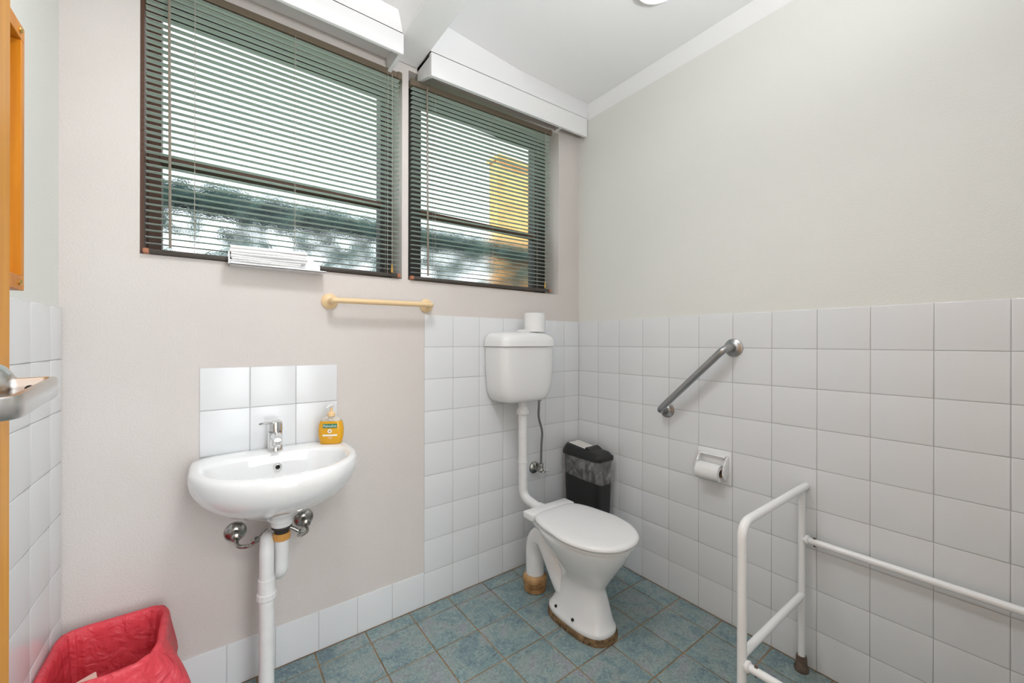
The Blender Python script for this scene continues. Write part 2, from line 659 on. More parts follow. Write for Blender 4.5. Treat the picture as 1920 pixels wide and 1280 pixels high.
# wall tiles: right wall
y0 = -0.0021
TPCELL = (5, 4)
ZR = [HT - r * T for r in range(10)]
bm = BM()
box(bm, 0.0022, 0.006, -1.94, 0.0, 0, HT - 0.002)
obj('grout', bm, M['grout'], wall_right, smooth=0)
for c in range(13):
    for r in range(9):
        if (c, r) == TPCELL:
            continue
        ya, yb = (0.0008 if c == 0 else y0 - c * T), max(y0 - (c + 1) * T, YF)
        put_tile(wall_right, 'right', V((0.0002, (ya + yb) / 2, ZR[r] - T / 2)), ya - yb, T, 0.0021)
# back wall
bxs = [0.0012, -0.1244] + [-0.1244 - T * i for i in range(1, 15)]
bm = BM()
box(bm, -1.0385, 0.0, 0.0022, 0.006, 0, HT - 0.002)
box(bm, XL, -1.0385, 0.0022, 0.006, 0, T - 0.001)
obj('grout', bm, M['grout'], wall_back, smooth=0)
for i in range(7):
    for r in range(9):
        put_tile(wall_back, 'back', V(((bxs[i] + bxs[i + 1]) / 2, 0.0002, ZR[r] - T / 2)), bxs[i] - bxs[i + 1], T, 0.0021)
for i in range(7, 15):
    a, b = bxs[i], max(bxs[i + 1], XL)
    if a - b > 0.01:
        put_tile(wall_back, 'back', V(((a + b) / 2, 0.0002, 0.158 / 2)), a - b, 0.158, 0.0021)
# splashback over the basin
bm = BM()
box(bm, -1.8805, -1.4295, 0.0022, 0.006, 0.84, 1.1510)
obj('grout', bm, M['grout'], wall_back, smooth=0)
SX = [-1.8812, -1.7330, -1.5815, -1.4290]
for i in range(3):
    for a, b in ((1.0015, 1.1515), (0.8405, 1.0015)):
        put_tile(wall_back, 'back', V(((SX[i] + SX[i + 1]) / 2, 0.0, (a + b) / 2)), SX[i + 1] - SX[i], b - a, 0.0021)
# left wall
ly = [0.002, -0.1005] + [-0.1005 - T * i for i in range(1, 13)]
bm = BM()
box(bm, XL - 0.008, XL - 0.0022, YF, 0.002, 0, 1.341)
obj('grout', bm, M['grout'], wall_left, smooth=0)
for i in range(12):
    for r in range(9):
        z1 = 1.3425 - r * T
        z0_ = max(z1 - T, 0.0)
        put_tile(wall_left, 'left', V((XL, (ly[i] + ly[i + 1]) / 2, (z0_ + z1) / 2)), ly[i] - ly[i + 1], z1 - z0_, 0.0021)

# ceiling: two bays separated by a beam
CZR, CZL = 2.662, 2.585
bm = BM()
box(bm, -1.10, 0.1, -3.6, 0.12, CZR, CZR + 0.1)
box(bm, -2.4, -1.19, -3.6, 0.12, CZL, CZR + 0.1)
ceiling = obj('ceiling', bm, M['ceiling'], kind='structure', smooth=0)
bm = BM()
box(bm, -1.211, -1.079, YF, 0.0, 2.513, 2.70, 0.002, 1)
obj('trim_1', bm, M['trim'], kind='structure', label='white painted ceiling beam')


def quadstrip(bm, pts_a, pts_b):
    vs = [[bm.verts.new(p) for p in pts_a], [bm.verts.new(p) for p in pts_b]]
    for i in range(len(pts_a) - 1):
        bm.faces.new((vs[0][i], vs[0][i + 1], vs[1][i + 1], vs[1][i]))


def hexa(bm, lo, hi):
    """solid between two 4-point loops"""
    loft(bm, [lo, hi])


def prism(bm, sec0, sec1):
    """solid between two equal cross-sections (lists of points)"""
    loft(bm, [sec0, sec1])


# pelmet over the right window (slightly out of square, rising to the right)
pa, pb = V((-1.077, -0.145, 0)), V((-0.001, -0.066, 0))
zb, zt = (2.407, 2.498), (2.508, 2.605)
th = 0.016
bm = BM()
nrm = V((0.073, -0.997, 0)) * th
fa, fb = pa - nrm, pb - nrm
prism(bm, [V((pa.x, pa.y, zb[0])), V((pa.x, pa.y, zt[0])), V((fa.x, fa.y, zt[0])), V((fa.x, fa.y, zb[0]))],
      [V((pb.x, pb.y, zb[1])), V((pb.x, pb.y, zt[1])), V((pb.x, fb.y, zt[1])), V((pb.x, fb.y, zb[1]))])
prism(bm, [V((-1.077, -0.145, 2.407)), V((-1.077, 0.003, 2.455)), V((-1.077, 0.003, 2.516)), V((-1.077, -0.145, 2.508))],
      [V((-1.060, -0.143, 2.408)), V((-1.060, 0.003, 2.457)), V((-1.060, 0.003, 2.518)), V((-1.060, -0.143, 2.509))])
prism(bm, [V((-0.205, -0.075, 2.50)), V((-0.205, 0.003, 2.50)), V((-0.205, 0.003, 2.56)), V((-0.205, -0.075, 2.56))],
      [V((-0.187, -0.075, 2.50)), V((-0.187, 0.003, 2.50)), V((-0.187, 0.003, 2.56)), V((-0.187, -0.075, 2.56))])
prism(bm, [V((-1.077, -0.144, 2.500)), V((-1.077, 0.003, 2.500)), V((-1.077, 0.003, 2.517)), V((-1.077, -0.144, 2.509))],
      [V((-0.001, -0.066, 2.590)), V((-0.001, 0.003, 2.590)), V((-0.001, 0.003, 2.606)), V((-0.001, -0.066, 2.606))])
obj('trim_2', bm, M['trim'], kind='structure', label='white window pelmet right of the beam', smooth=0)
# pelmet over the left window
bm = BM()
box(bm, XL, -1.2085, -0.160, -0.144, 2.432, 2.517, 0.002, 1)
box(bm, -1.2245, -1.2085, -0.146, 0.003, 2.436, 2.51)
box(bm, XL, -1.2085, -0.15, 0.003, 2.500, 2.517)
obj('trim_3', bm, M['trim'], kind='structure', label='white window pelmet left of the beam', smooth=0)

# cornices
def cove(bm, p0, p1, out0, out1, steps=6):
    """p0/p1: lower (wall) line ends; out0/out1: upper (ceiling) line ends; slightly concave with a small step at the edges"""
    ra, rb = [], []
    for s in range(steps + 1):
        t = s / steps
        bulge = 0.006 * math.sin(PI * t)
        for arr, a, b in ((ra, p0, out0), (rb, p1, out1)):
            q = a.lerp(b, t)
            q.z += bulge
            arr.append(q)
    ra += [V((p0.x, p0.y, out0.z + 0.02))]
    rb += [V((p1.x, p1.y, out1.z + 0.02))]
    prism(bm, ra, rb)


bm = BM()
# right wall cornice
cove(bm, V((PX, 0.0, 2.601)), V((PX, YF, 2.595)), V((-0.040, 0.0, CZR)), V((-0.040, YF, CZR)))
obj('trim_4', bm, M['trim'], kind='structure', label='white cornice along the right wall')
bm = BM()
cove(bm, V((0.0, -0.062, 2.611)), V((-1.078, -0.141, 2.514)), V((0.0, -0.111, CZR)), V((-1.078, -0.096, CZR)))
obj('trim_5', bm, M['trim'], kind='structure', label='white cornice above the right pelmet')
bm = BM()
cove(bm, V((XL, -0.155, 2.5225)), V((-1.211, -0.155, 2.5225)), V((XL, -0.185, CZL)), V((-1.211, -0.185, CZL)))
obj('trim_6', bm, M['trim'], kind='structure', label='white cornice above the left pelmet')
bm = BM()
cove(bm, V((-1.2105, -0.156, 2.519)), V((-1.2105, YF, 2.519)), V((-1.243, -0.156, CZL)), V((-1.243, YF, CZL)))
obj('trim_7', bm, M['trim'], kind='structure', label='white cornice beside the beam')

# ------------------------------------------------------------------ windows
def window(n, Wd, gx0, gx1, mat_l):
    x0, x1, z0, z1 = Wd
    ya, yb = 0.125, 0.185
    bm = BM()
    box(bm, x0 - 0.005, gx0 + 0.004, ya, yb, z0 - 0.01, z1 + 0.01)
    fr = obj('window_%d' % n, bm, mat_l, kind='structure', smooth=0)
    bm = BM()
    box(bm, gx1 - 0.004, x1 + 0.005, ya, yb, z0 - 0.01, z1 + 0.01)
    obj('frame_jamb', bm, M['frame_dark'], fr, smooth=0)
    bm = BM()
    box(bm, gx0, gx1, ya, yb, z1 - 0.045, z1 + 0.01)
    obj('frame_head', bm, M['frame_dark'], fr, smooth=0)
    bm = BM()
    box(bm, gx0, gx1, ya, yb, z0 - 0.01, z0 + 0.035)
    obj('frame_sill', bm, M['frame_brown'], fr, smooth=0)
    bm = BM()
    box(bm, gx0, gx1, 0.118, 0.165, 1.876, 1.902, 0.002, 1)
    obj('meeting_rail', bm, M['frame_brown'], fr)
    bm = BM()
    box(bm, gx0 + 0.002, gx1 - 0.002, 0.1385, 0.1415, z0 + 0.034, 1.879)
    obj('pane', bm, M['obscure'], fr, smooth=0, label='frosted lower pane')
    bm = BM()
    quadstrip(bm, [V((gx0, 0.155, 1.895)), V((gx1, 0.155, 1.895))], [V((gx0, 0.155, z1 - 0.044)), V((gx1, 0.155, z1 - 0.044))])
    obj('pane', bm, M['glass'], fr, smooth=0, label='clear upper pane')
    return fr


w1 = window(1, W1, -1.9955, -1.2035, M['frame_brown'])
window(2, W2, -1.0068, -0.2547, M['frame_dark'])
bm = BM()
box(bm, W1[0] - 0.004, W1[0] + 0.010, 0.016, 0.125, W1[2], W1[3])
obj('jamb_lining', bm, M['frame_brown'], w1, smooth=0)
bm = BM()
box(bm, W1[0] + 0.010, W1[1], 0.020, 0.125, W1[2] - 0.004, W1[2] + 0.003)
obj('sill_board', bm, M['frame_brown'], w1, smooth=0)

# ------------------------------------------------------------------ venetian blinds
def blind(label, x0, x1, zh0, zh1, zs0, zs1, ladders, wand_x, wand_z, cord_x, tassel_z):
    """zh: top of the headrail at both ends, zs: bottom of the bottom rail at both ends"""
    root = thing('venetian_blind', label, 'blind', (x0, 0.0, zs0), 'venetian blinds')
    yc = 0.0
    H = 0.026

    def sk(x, zl, zr):
        return zl + (zr - zl) * (x - x0) / (x1 - x0)

    def slab(name, xa, xb, ya, yb, dz0, dz1, zl, zr, material, bev=0.0):
        b = BM()
        box(b, xa, xb, ya, yb, dz0, dz1, bev, 1)
        for v in b.verts:
            v.co.z += sk(v.co.x, zl, zr)
        return obj(name, b, material, root)

    slab('headrail', x0, x1, yc - 0.013, yc + 0.013, -H, 0, zh0, zh1, M['blind_brown'], 0.002)
    slab('end_cap', x0 - 0.008, x0 + 0.012, yc - 0.016, yc + 0.015, -H - 0.003, 0.003, zh0, zh1, M['blind_brown'], 0.002)
    slab('end_cap', x1 - 0.012, x1 + 0.008, yc - 0.016, yc + 0.015, -H - 0.003, 0.003, zh0, zh1, M['blind_brown'], 0.002)
    b = BM()
    box(b, x0, x1, yc - 0.011, yc + 0.011, 0.002, 0.017, 0.004, 2)
    for v in b.verts:
        v.co.z += sk(v.co.x, zs0, zs1)
    obj('bottom_rail', b, M['blind_dark'], root)
    slab('rail_cap', x0 - 0.006, x0 + 0.012, yc - 0.013, yc + 0.013, 0, 0.018, zs0, zs1, M['copper_cap'], 0.004)
    slab('rail_cap', x1 - 0.012, x1 + 0.006, yc - 0.013, yc + 0.013, 0, 0.018, zs0, zs1, M['copper_cap'], 0.004)
    # slats: shallow crown, tilted so that the outer edge is the higher one
    n = 41
    tilt = math.radians(1.5)
    for i in range(n):
        t = (i + 0.8) / n
        zl = zs0 + 0.018 + (zh0 - H - 0.004 - zs0 - 0.018) * t
        zr = zs1 + 0.018 + (zh1 - H - 0.004 - zs1 - 0.018) * t
        b = BM()
        sec = []
        for s in range(5):
            u = (s / 4 - 0.5) * 0.0255
            h = 0.0019 * (1 - (u / 0.01275) ** 2)
            sec.append((u, h))
        sec = sec + [(u, h - 0.0005) for u, h in reversed(sec)]
        ra, rb = [], []
        a_ = tilt + random.uniform(-0.02, 0.02)
        for u, h in sec:
            dy, dz = u * math.cos(a_) - h * math.sin(a_), u * math.sin(a_) + h * math.cos(a_)
            ra.append(V((x0 + 0.001 + random.uniform(-.0006, .0006), yc + dy, zl + dz)))
            rb.append(V((x1 - 0.001 + random.uniform(-.0006, .0006), yc + dy, zr + dz)))
        prism(b, ra, rb)
        obj('slat', b, M['slat'], root)
    for lx in ladders:
        b = BM()
        for y_ in (-0.0132, 0.0132):
            tube(b, [V((lx, yc + y_, sk(lx, zs0, zs1) + 0.012)), V((lx, yc + y_, sk(lx, zh0, zh1) - H + 0.002))], 0.0007, 6)
        for i in range(n):
            t = (i + 0.8) / n
            z_ = sk(lx, zs0, zs1) + 0.018 + (sk(lx, zh0, zh1) - H - 0.004 - sk(lx, zs0, zs1) - 0.018) * t - 0.0008
            tube(b, [V((lx + 0.002, yc - 0.0135, z_ - 0.004)), V((lx + 0.002, yc - 0.0125, z_ + 0.001))], 0.001, 5)
        obj('ladder_cord', b, M['cord'], root)
    b = BM()
    zt_ = sk(wand_x, zh0, zh1) - H
    tube(b, [V((wand_x, yc - 0.020, zt_ + 0.006)), V((wand_x + 0.004, yc - 0.024, wand_z))], 0.0042, 6)
    obj('tilt_wand', b, M['wand'], root)
    b = BM()
    tube(b, [V((cord_x, yc - 0.019, sk(cord_x, zh0, zh1) - H)), V((cord_x, yc - 0.020, tassel_z + 0.03))], 0.0011, 6)
    c = obj('lift_cord', b, M['cord'], root)
    b = BM()
    lathe(b, [(0.0015, 0.036), (0.0032, 0.030), (0.0052, 0.004), (0.0052, 0.0), (0.002, -0.001)], (cord_x, yc - 0.020, tassel_z), k=12)
    obj('tassel', b, M['tassel'], c)
    return root


blind('brown-railed venetian blind with teal slats on the left window behind the towel tray',
      -2.022, -1.166, 2.452, 2.452, 1.529, 1.533, (-1.895, -1.587, -1.223), -1.962, 1.552, -1.205, 1.55)
blind('brown-railed venetian blind with teal grey slats on the window above the toilet cistern',
      -1.108, -0.249, 2.448, 2.481, 1.530, 1.537, (-0.992, -0.66, -0.355), -1.038, 1.552, -0.30, 1.556)

# ------------------------------------------------------------------ outside
bm = BM()
box(bm, -14, 16, 0.26, 22, -0.36, -0.31)
tag(obj('lawn', bm, M['grass'], smooth=0), 'flat green lawn outside beyond the windows', 'lawn')
dapple_gaps = [(random.triangular(-2.7, 2.2, -1.9), random.uniform(1.70, 2.21), random.uniform(0.035, 0.085)) for _ in range(64)]  # holes shaped so sky shows as the bright dapples of a sunlit fence
dapple_gaps += [(-1.98, 1.93, 0.11), (-1.88, 2.12, 0.06), (0.35, 1.95, 0.10), (-0.72, 1.93, 0.07)]
verts, faces = [], []
for i in range(34000):
    x, z = random.uniform(-4.5, 4.6), random.uniform(0.2, 2.34)
    if any((x - g_[0]) ** 2 + (z - g_[1]) ** 2 < g_[2] ** 2 for g_ in dapple_gaps):
        continue
    y = random.uniform(1.85, 2.25)
    if i % 4 == 0:
        z = random.uniform(2.24, 2.37)
    c = V((x, y, z))
    a = V((random.gauss(0, 1), random.gauss(0, 1), random.gauss(0, 1))).normalized()
    b_ = a.orthogonal().normalized()
    s = random.uniform(0.045, 0.075)
    k0 = len(verts)
    verts += [c - a * s, c + b_ * s * 0.45 , c + a * s, c - b_ * s * 0.45]
    faces.append((k0, k0 + 1, k0 + 2, k0 + 3))
me = bpy.data.meshes.new('hedge')
me.from_pydata([tuple(v) for v in verts], [], faces)
me.materials.append(M['leaf'])
hd = thing('hedge', 'dark green clipped hedge, stand-in for a dappled fence, outside beyond the frosted lower panes', 'hedge', (0, 2.05, -0.3))
fo = bpy.data.objects.new('foliage', me)
COL.objects.link(fo)
fo.parent = hd
fo.location = (0, -2.05, 0.3)
fo['kind'] = 'stuff'
for sx in (-3.6, -1.9, -0.2, 1.5, 3.2):
    bm = BM()
    tube(bm, bez([(sx, 2.05, -0.3), (sx + 0.03, 2.06, 0.5), (sx - 0.04, 2.04, 1.2), (sx, 2.05, 1.9)]), [0.03] * 25, 8)
    obj('trunk', bm, M['rubber_brown'], hd)

nb = thing('neighbouring_wall', 'tall orange rendered wall outside seen through the right window', 'wall', (3.6, 2.85, -0.3))
bm = BM()
box(bm, 1.31, 6.0, 2.75, 2.95, -0.3, 3.75)
obj('wall', bm, M['orange_wall'], nb, smooth=0)
bm = BM()
box(bm, 1.29, 6.05, 2.70, 3.00, 3.75, 3.81)
obj('coping', bm, M['orange_wall'], nb, smooth=0)

# ------------------------------------------------------------------ door and handle, mirror on the left wall
DFX, DEY, HZ = -2.024, -1.080, 1.196
door = thing('door_1', 'varnished orange timber door standing open at the left edge', 'door', (-2.043, -1.86, 0.0))
door['kind'] = 'structure'
bm = BM()
box(bm, DFX - 0.038, DFX, -1.90, DEY, 0.008, 2.05, 0.0015, 1)
obj('leaf', bm, M['timber'], door)
for sgn, fx in ((1, DFX), (-1, DFX - 0.038)):
    hy = DEY - 0.062
    bm = BM()
    lathe(bm, [(0.0265, 0.0), (0.0265, 0.006), (0.023, 0.012), (0.016, 0.017), (0.013, 0.019)], (fx, hy, HZ), (sgn, 0, 0), 32)
    obj('handle_rose', bm, M['nickel'], door)
    bm = BM()
    pth = smooth_path([V((fx + sgn * 0.012, hy, HZ)), V((fx + sgn * 0.046, hy + 0.001, HZ + 0.001)), V((fx + sgn * 0.047, hy - 0.112, HZ - 0.007)), V((fx + sgn * 0.004, hy - 0.128, HZ - 0.007))], [0.008, 0.022], 8)
    rs = []
    for i, p in enumerate(pth):
        d = (pth[min(i + 1, len(pth) - 1)] - pth[max(i - 1, 0)]).normalized()
        nn = V((0, 0, 1)).cross(d).normalized()
        hw_ = 0.0035
        hh_ = 0.0105 - 0.0015 * i / len(pth)
        rs.append([p + nn * (hw_ * a_) + V((0, 0, hh_ * b_)) for a_, b_ in ((-1, -.85), (-.7, -1), (.7, -1), (1, -.85), (1, .85), (.7, 1), (-.7, 1), (-1, .85))])
    loft(bm, rs)
    hd_ = obj('handle_lever', bm, M['nickel'], door, smooth=50)
    bm = BM()
    lathe(bm, [(0.0035, 0), (0.0035, 0.0012)], (fx + sgn * 0.030, hy - 0.003, HZ), (0, -1, 0), 12)
    obj('set_screw', bm, M['hole'], hd_)

mr = thing('wall_mirror', 'mirror in an orange timber frame with brass screws on the left wall', 'mirror', (-2.214, -0.72, 1.342))
mx0, mx1 = XL - 0.0065, -2.163
my1, my0, mz0, mz1 = -0.478, -0.96, 1.348, 1.891
fwid = 0.03
bm = BM()
box(bm, mx0, mx1, my1 - 0.018, my1, mz0 + 0.03, mz1 - 0.03, 0.001, 1)
obj('frame_stile', bm, M['timber_frame'], mr)
bm = BM()
box(bm, mx0, mx1, my0, my0 + 0.018, mz0 + 0.03, mz1 - 0.03, 0.001, 1)
obj('frame_stile', bm, M['timber_frame'], mr)
for za, zb_ in ((mz0, mz0 + 0.03), (mz1 - 0.03, mz1)):
    bm = BM()
    box(bm, mx0, mx1, my0, my1, za, zb_, 0.001, 1)
    rail = obj('frame_rail', bm, M['timber_frame'], mr)
    bm = BM()
    lathe(bm, [(0.006, 0), (0.006, 0.0015), (0.004, 0.004), (0.001, 0.005)], (mx1, my1 - 0.026, (za + zb_) / 2), (1, 0, 0), 16)
    obj('brass_screw', bm, M['brass'], rail)
bm = BM()
box(bm, mx0 + 0.001, mx0 + 0.008, my0 + 0.018, my1 - 0.018, mz0 + 0.03, mz1 - 0.03)
obj('mirror_glass', bm, M['mirror'], mr, smooth=0)

# ------------------------------------------------------------------ ceiling lamps
cl = thing('ceiling_light', 'small round white dome light on the ceiling near the right wall', 'light', (-0.455, -0.85, CZR))
c0 = V((-0.455, -0.85, CZR))
bm = BM()
lathe(bm, [(0.108, 0.0), (0.108, -0.012), (0.10, -0.014)], c0, k=48)
obj('base', bm, M['plastic_white'], cl)
bm = BM()
lathe(bm, [(0.101, -0.012), (0.098, -0.025), (0.085, -0.042), (0.058, -0.054), (0.025, -0.059), (0.001, -0.060)], c0, k=48)
obj('diffuser', bm, M['dome'], cl)
cl = thing('ceiling_light', 'round lit oyster light on the left ceiling bay above the picture', 'light', LAMP)
bm = BM()
lathe(bm, [(0.15, 0.0), (0.15, -0.02), (0.14, -0.022)], LAMP, k=48)
obj('base', bm, M['plastic_white'], cl)
bm = BM()
lathe(bm, [(0.14, -0.02), (0.135, -0.04), (0.10, -0.065), (0.05, -0.077), (0.001, -0.08)], LAMP, k=48)
obj('diffuser', bm, M['dome'], cl)

up_ = thing('fill_uplighter', 'white bowl uplighter added as unseen fill light behind the viewer', 'light', (WL.x, YF, WL.z - 0.10))  # fixture added around the fill light, out of view
bm = BM()
lathe(bm, [(0.03, -0.12), (0.08, -0.105), (0.115, -0.06), (0.125, -0.015), (0.121, -0.015), (0.111, -0.058), (0.077, -0.100), (0.03, -0.114)], WL, k=40)
obj('bowl', bm, M['plastic_white'], up_)
bm = BM()
box(bm, WL.x - 0.05, WL.x + 0.05, YF, YF + 0.05, WL.z - 0.11, WL.z - 0.03, 0.004, 1)
obj('bracket', bm, M['plastic_white'], up_)

# ------------------------------------------------------------------ basin, tap, waste, supply valves
BX = -1.658
bs = thing('wash_basin', 'white oval ceramic wash basin on the wall below the splashback tiles', 'basin', (BX, 0.0, 0.645))
spec = [  # z, a, bf, bb, cy, nf, nb
    (0.694, 0.03, 0.03, 0.03, -0.215, 2, 2), (0.697, 0.075, 0.065, 0.05, -0.215, 2, 2), (0.708, 0.13, 0.105, 0.07, -0.213, 2.1, 2.3),
    (0.735, 0.168, 0.138, 0.083, -0.211, 2.1, 2.6), (0.770, 0.188, 0.158, 0.092, -0.210, 2.1, 2.8), (0.810, 0.199, 0.170, 0.098, -0.209, 2.1, 2.9), (0.832, 0.204, 0.176, 0.101, -0.208, 2.1, 3),
    (0.842, 0.209, 0.181, 0.1035, -0.207, 2.1, 3), (0.8465, 0.218, 0.189, 0.108, -0.204, 2.1, 3), (0.8475, 0.230, 0.236, 0.150, -0.175, 2.1, 4), (0.844, 0.242, 0.257, 0.163, -0.166, 2.1, 5.5),
    (0.836, 0.2475, 0.264, 0.164, -0.165, 2.1, 6), (0.824, 0.2495, 0.267, 0.164, -0.165, 2.1, 6), (0.81, 0.2495, 0.267, 0.164, -0.165, 2.1, 6), (0.788, 0.246, 0.262, 0.164, -0.165, 2.1, 6),
    (0.762, 0.234, 0.246, 0.164, -0.165, 2.1, 5), (0.732, 0.208, 0.212, 0.162, -0.166, 2.1, 4), (0.703, 0.168, 0.160, 0.155, -0.170, 2.1, 3), (0.678, 0.122, 0.102, 0.125, -0.178, 2.1, 2.5), (0.660, 0.080, 0.058, 0.075, -0.187, 2, 2.2),
    (0.650, 0.045, 0.04, 0.045, -0.195, 2, 2), (0.640, 0.034, 0.034, 0.034, -0.2, 2, 2)]
bm = BM()
loft(bm, [outline(BX, cy, z, a, bf, bb, nf, nb, 72) for z, a, bf, bb, cy, nf, nb in spec])
obj('bowl', bm, M['ceramic'], bs, smooth=60)
oc = V((BX + 0.001, -0.1135, 0.797))
od = V((0, -1, 0.20)).normalized()
bm = BM()
lathe(bm, [(0.0075, 0.006), (0.0095, 0.0075), (0.0125, 0.006), (0.0145, 0.003), (0.0145, -0.004)], oc, od, 28, False, False)
orr = obj('overflow_ring', bm, M['chrome'], bs)
bm = BM()
lathe(bm, [(0.001, 0.0035), (0.0088, 0.0035), (0.0088, -0.002)], oc, od, 24)
obj('overflow_hole', bm, M['hole'], orr)
bm = BM()
lathe(bm, [(0.031, 0), (0.031, 0.002), (0.024, 0.003), (0.01, 0.0015)], (BX, -0.215, 0.6955), k=32)
obj('drain_plug', bm, M['chrome'], bs)

TX, TY, TZ = -1.659, -0.064, 0.847
tp = thing('mixer_tap', 'chrome single lever mixer tap on the back deck of the basin', 'tap', (TX, TY, TZ))
bm = BM()
lathe(bm, [(0.0255, 0.0), (0.0255, 0.003), (0.0245, 0.006), (0.024, 0.03), (0.0235, 0.066), (0.0235, 0.07)], (TX, TY, TZ), (0, -0.03, 1), 32)
pth = bez([(TX, TY - 0.008, TZ + 0.050), (TX, TY - 0.030, TZ + 0.056), (TX, TY - 0.052, TZ + 0.056), (TX, TY - 0.070, TZ + 0.050)], 16)
tube(bm, pth, [0.019 - 0.0055 * i / (len(pth) - 1) for i in range(len(pth))], 20)
obj('body', bm, M['chrome'], tp)
bm = BM()
lathe(bm, [(0.0125, 0.0), (0.0135, 0.002), (0.0135, 0.012), (0.0115, 0.014)], (TX, TY - 0.069, TZ + 0.034), (0, -0.05, 1), 24)
obj('aerator', bm, M['chrome'], tp)
bm = BM()
lathe(bm, [(0.022, 0.0), (0.0245, 0.002), (0.0245, 0.024), (0.022, 0.033), (0.014, 0.038), (0.001, 0.039)], (TX, TY - 0.002, TZ + 0.071), (0, -0.03, 1), 32)
lever_bm = BM()
sec = []
for s in range(9):
    t = s / 8
    xx = TX + 0.012 - 0.066 * t
    wy = 0.016 - 0.006 * t
    zz = TZ + 0.105 + 0.006 * t - 0.006 * t * t
    hh = 0.0085 - 0.0055 * t
    yy = TY - 0.006 - 0.022 * t
    sec.append([V((xx, yy - wy, zz)), V((xx, yy - wy * .6, zz + hh)), V((xx, yy + wy * .6, zz + hh)), V((xx, yy + wy, zz)), V((xx, yy + wy * .6, zz - hh)), V((xx, yy - wy * .6, zz - hh))])
loft(bm, sec)
lever_bm.free()
obj('lever', bm, M['chrome'], tp)

wt = thing('basin_waste_pipe', 'white plastic trap and waste pipe running from basin to floor', 'pipe', (-1.70, -0.2, 0.0))
wx, wy_ = BX + 0.003, -0.205
bm = BM()
lathe(bm, [(0.030, 0.0), (0.033, 0.006), (0.033, 0.014), (0.024, 0.02)], (wx, wy_, 0.624), k=32)
obj('waste_flange', bm, M['plastic_white'], wt)
bm = BM()
lathe(bm, [(0.020, 0.0), (0.023, 0.004), (0.0235, 0.013), (0.031, 0.020), (0.030, 0.026), (0.02, 0.028)], (wx, wy_, 0.598), k=32)
obj('rubber_seal', bm, M['rubber_black'], wt)
bm = BM()
prof = [(0.025, 0.0), (0.027, 0.002), (0.027, 0.020), (0.0245, 0.023)]
lathe(bm, prof, (wx, wy_, 0.577), k=12)
obj('coupling_nut', bm, M['orange_nut'], wt, smooth=10)
bm = BM()
pth = [(wx, wy_, 0.58), (wx, wy_, 0.468), (wx - 0.018, wy_ + 0.055, 0.44), (wx - 0.032, wy_ + 0.075, 0.50), (wx - 0.034, wy_ + 0.066, 0.555), (wx - 0.040, wy_ + 0.020, 0.588), (wx - 0.045, wy_ - 0.012, 0.55), (wx - 0.045, wy_ - 0.012, 0.45)]
pth = smooth_path(pth, 0.035, 6)
tube(bm, pth, 0.0215, 20)
obj('trap', bm, M['pipe_white'], wt)
px_, py_ = wx - 0.045, wy_ - 0.012
bm = BM()
lathe(bm, [(0.022, 0.0), (0.025, 0.002), (0.025, 0.05), (0.0225, 0.052)], (px_, py_, 0.415), k=28)
obj('coupling_sleeve', bm, M['pipe_white'], wt)
bm = BM()
lathe(bm, [(0.026, 0), (0.029, 0.003), (0.029, 0.020), (0.026, 0.023)], (px_, py_, 0.398), k=14)
obj('coupling_nut', bm, M['pipe_white'], wt, smooth=10)
bm = BM()
lathe(bm, [(0.0225, 0.0), (0.0225, 0.41)], (px_, py_, 0.0), k=28)
obj('standpipe', bm, M['pipe_white'], wt)

for side, (vx, vz, ex) in enumerate(((-1.777, 0.556, -1.702), (-1.553, 0.548, -1.612))):
    lab = ('tarnished chrome wall valve and supply tube left of the basin trap', 'tarnished chrome wall valve and supply tube right of the basin trap')[side]
    sv = thing('supply_valve', lab, 'valve', (vx, 0.0, vz), 'supply valves under the basin')
    bm = BM()
    lathe(bm, [(0.035, 0.0), (0.035, 0.004), (0.031, 0.010), (0.018, 0.016), (0.013, 0.018)], (vx, 0.004, vz), (0, -1, 0), 32)
    obj('wall_flange', bm, M['chrome_old'], sv)
    bm = BM()
    lathe(bm, [(0.012, 0.0), (0.012, 0.03), (0.015, 0.032), (0.015, 0.046), (0.012, 0.048)], (vx, -0.01, vz), (0, -1, 0), 12)
    obj('valve_body', bm, M['chrome_old'], sv)
    bm = BM()
    sg = 1 if side == 0 else -1
    tube(bm, bez([(vx, -0.045, vz), (vx + sg * 0.004, -0.085, vz - 0.018), (vx + sg * 0.035, -0.12, vz - 0.012), (ex - sg * 0.02, -0.158, vz + 0.018), (ex + sg * 0.012, -0.150, vz + 0.040)], 28), 0.0068, 12)
    tb = obj('supply_tube', bm, M['chrome_old'], sv)
    bm = BM()
    d_ = V((ex - sg * 0.02, -0.158, vz + 0.018)) - V((vx + sg * 0.035, -0.12, vz - 0.012))
    lathe(bm, [(0.009, 0), (0.0105, 0.002), (0.0105, 0.022), (0.009, 0.024)], V((ex - sg * 0.030, -0.153, vz + 0.012)), d_, 8)
    obj('compression_nut', bm, M['chrome_old'], tb, smooth=10)

# ------------------------------------------------------------------ soap bottle
SXc, SYc, SZ = -1.470, -0.080, 0.8475
sb = thing('soap_pump_bottle', 'amber liquid soap pump bottle with green label on the basin rim', 'bottle', (SXc, SYc, SZ))
ang = math.radians(-26)          # front of the label turned a little towards the room


def srot(p):
    return V((SXc + p[0] * math.cos(ang) - p[1] * math.sin(ang), SYc + p[0] * math.sin(ang) + p[1] * math.cos(ang), SZ + p[2]))


def sring(z, a, b):
    return [srot((q.x, q.y, z)) for q in outline(0, 0, 0, a, b, b, 2.6, 2.6, 36)]


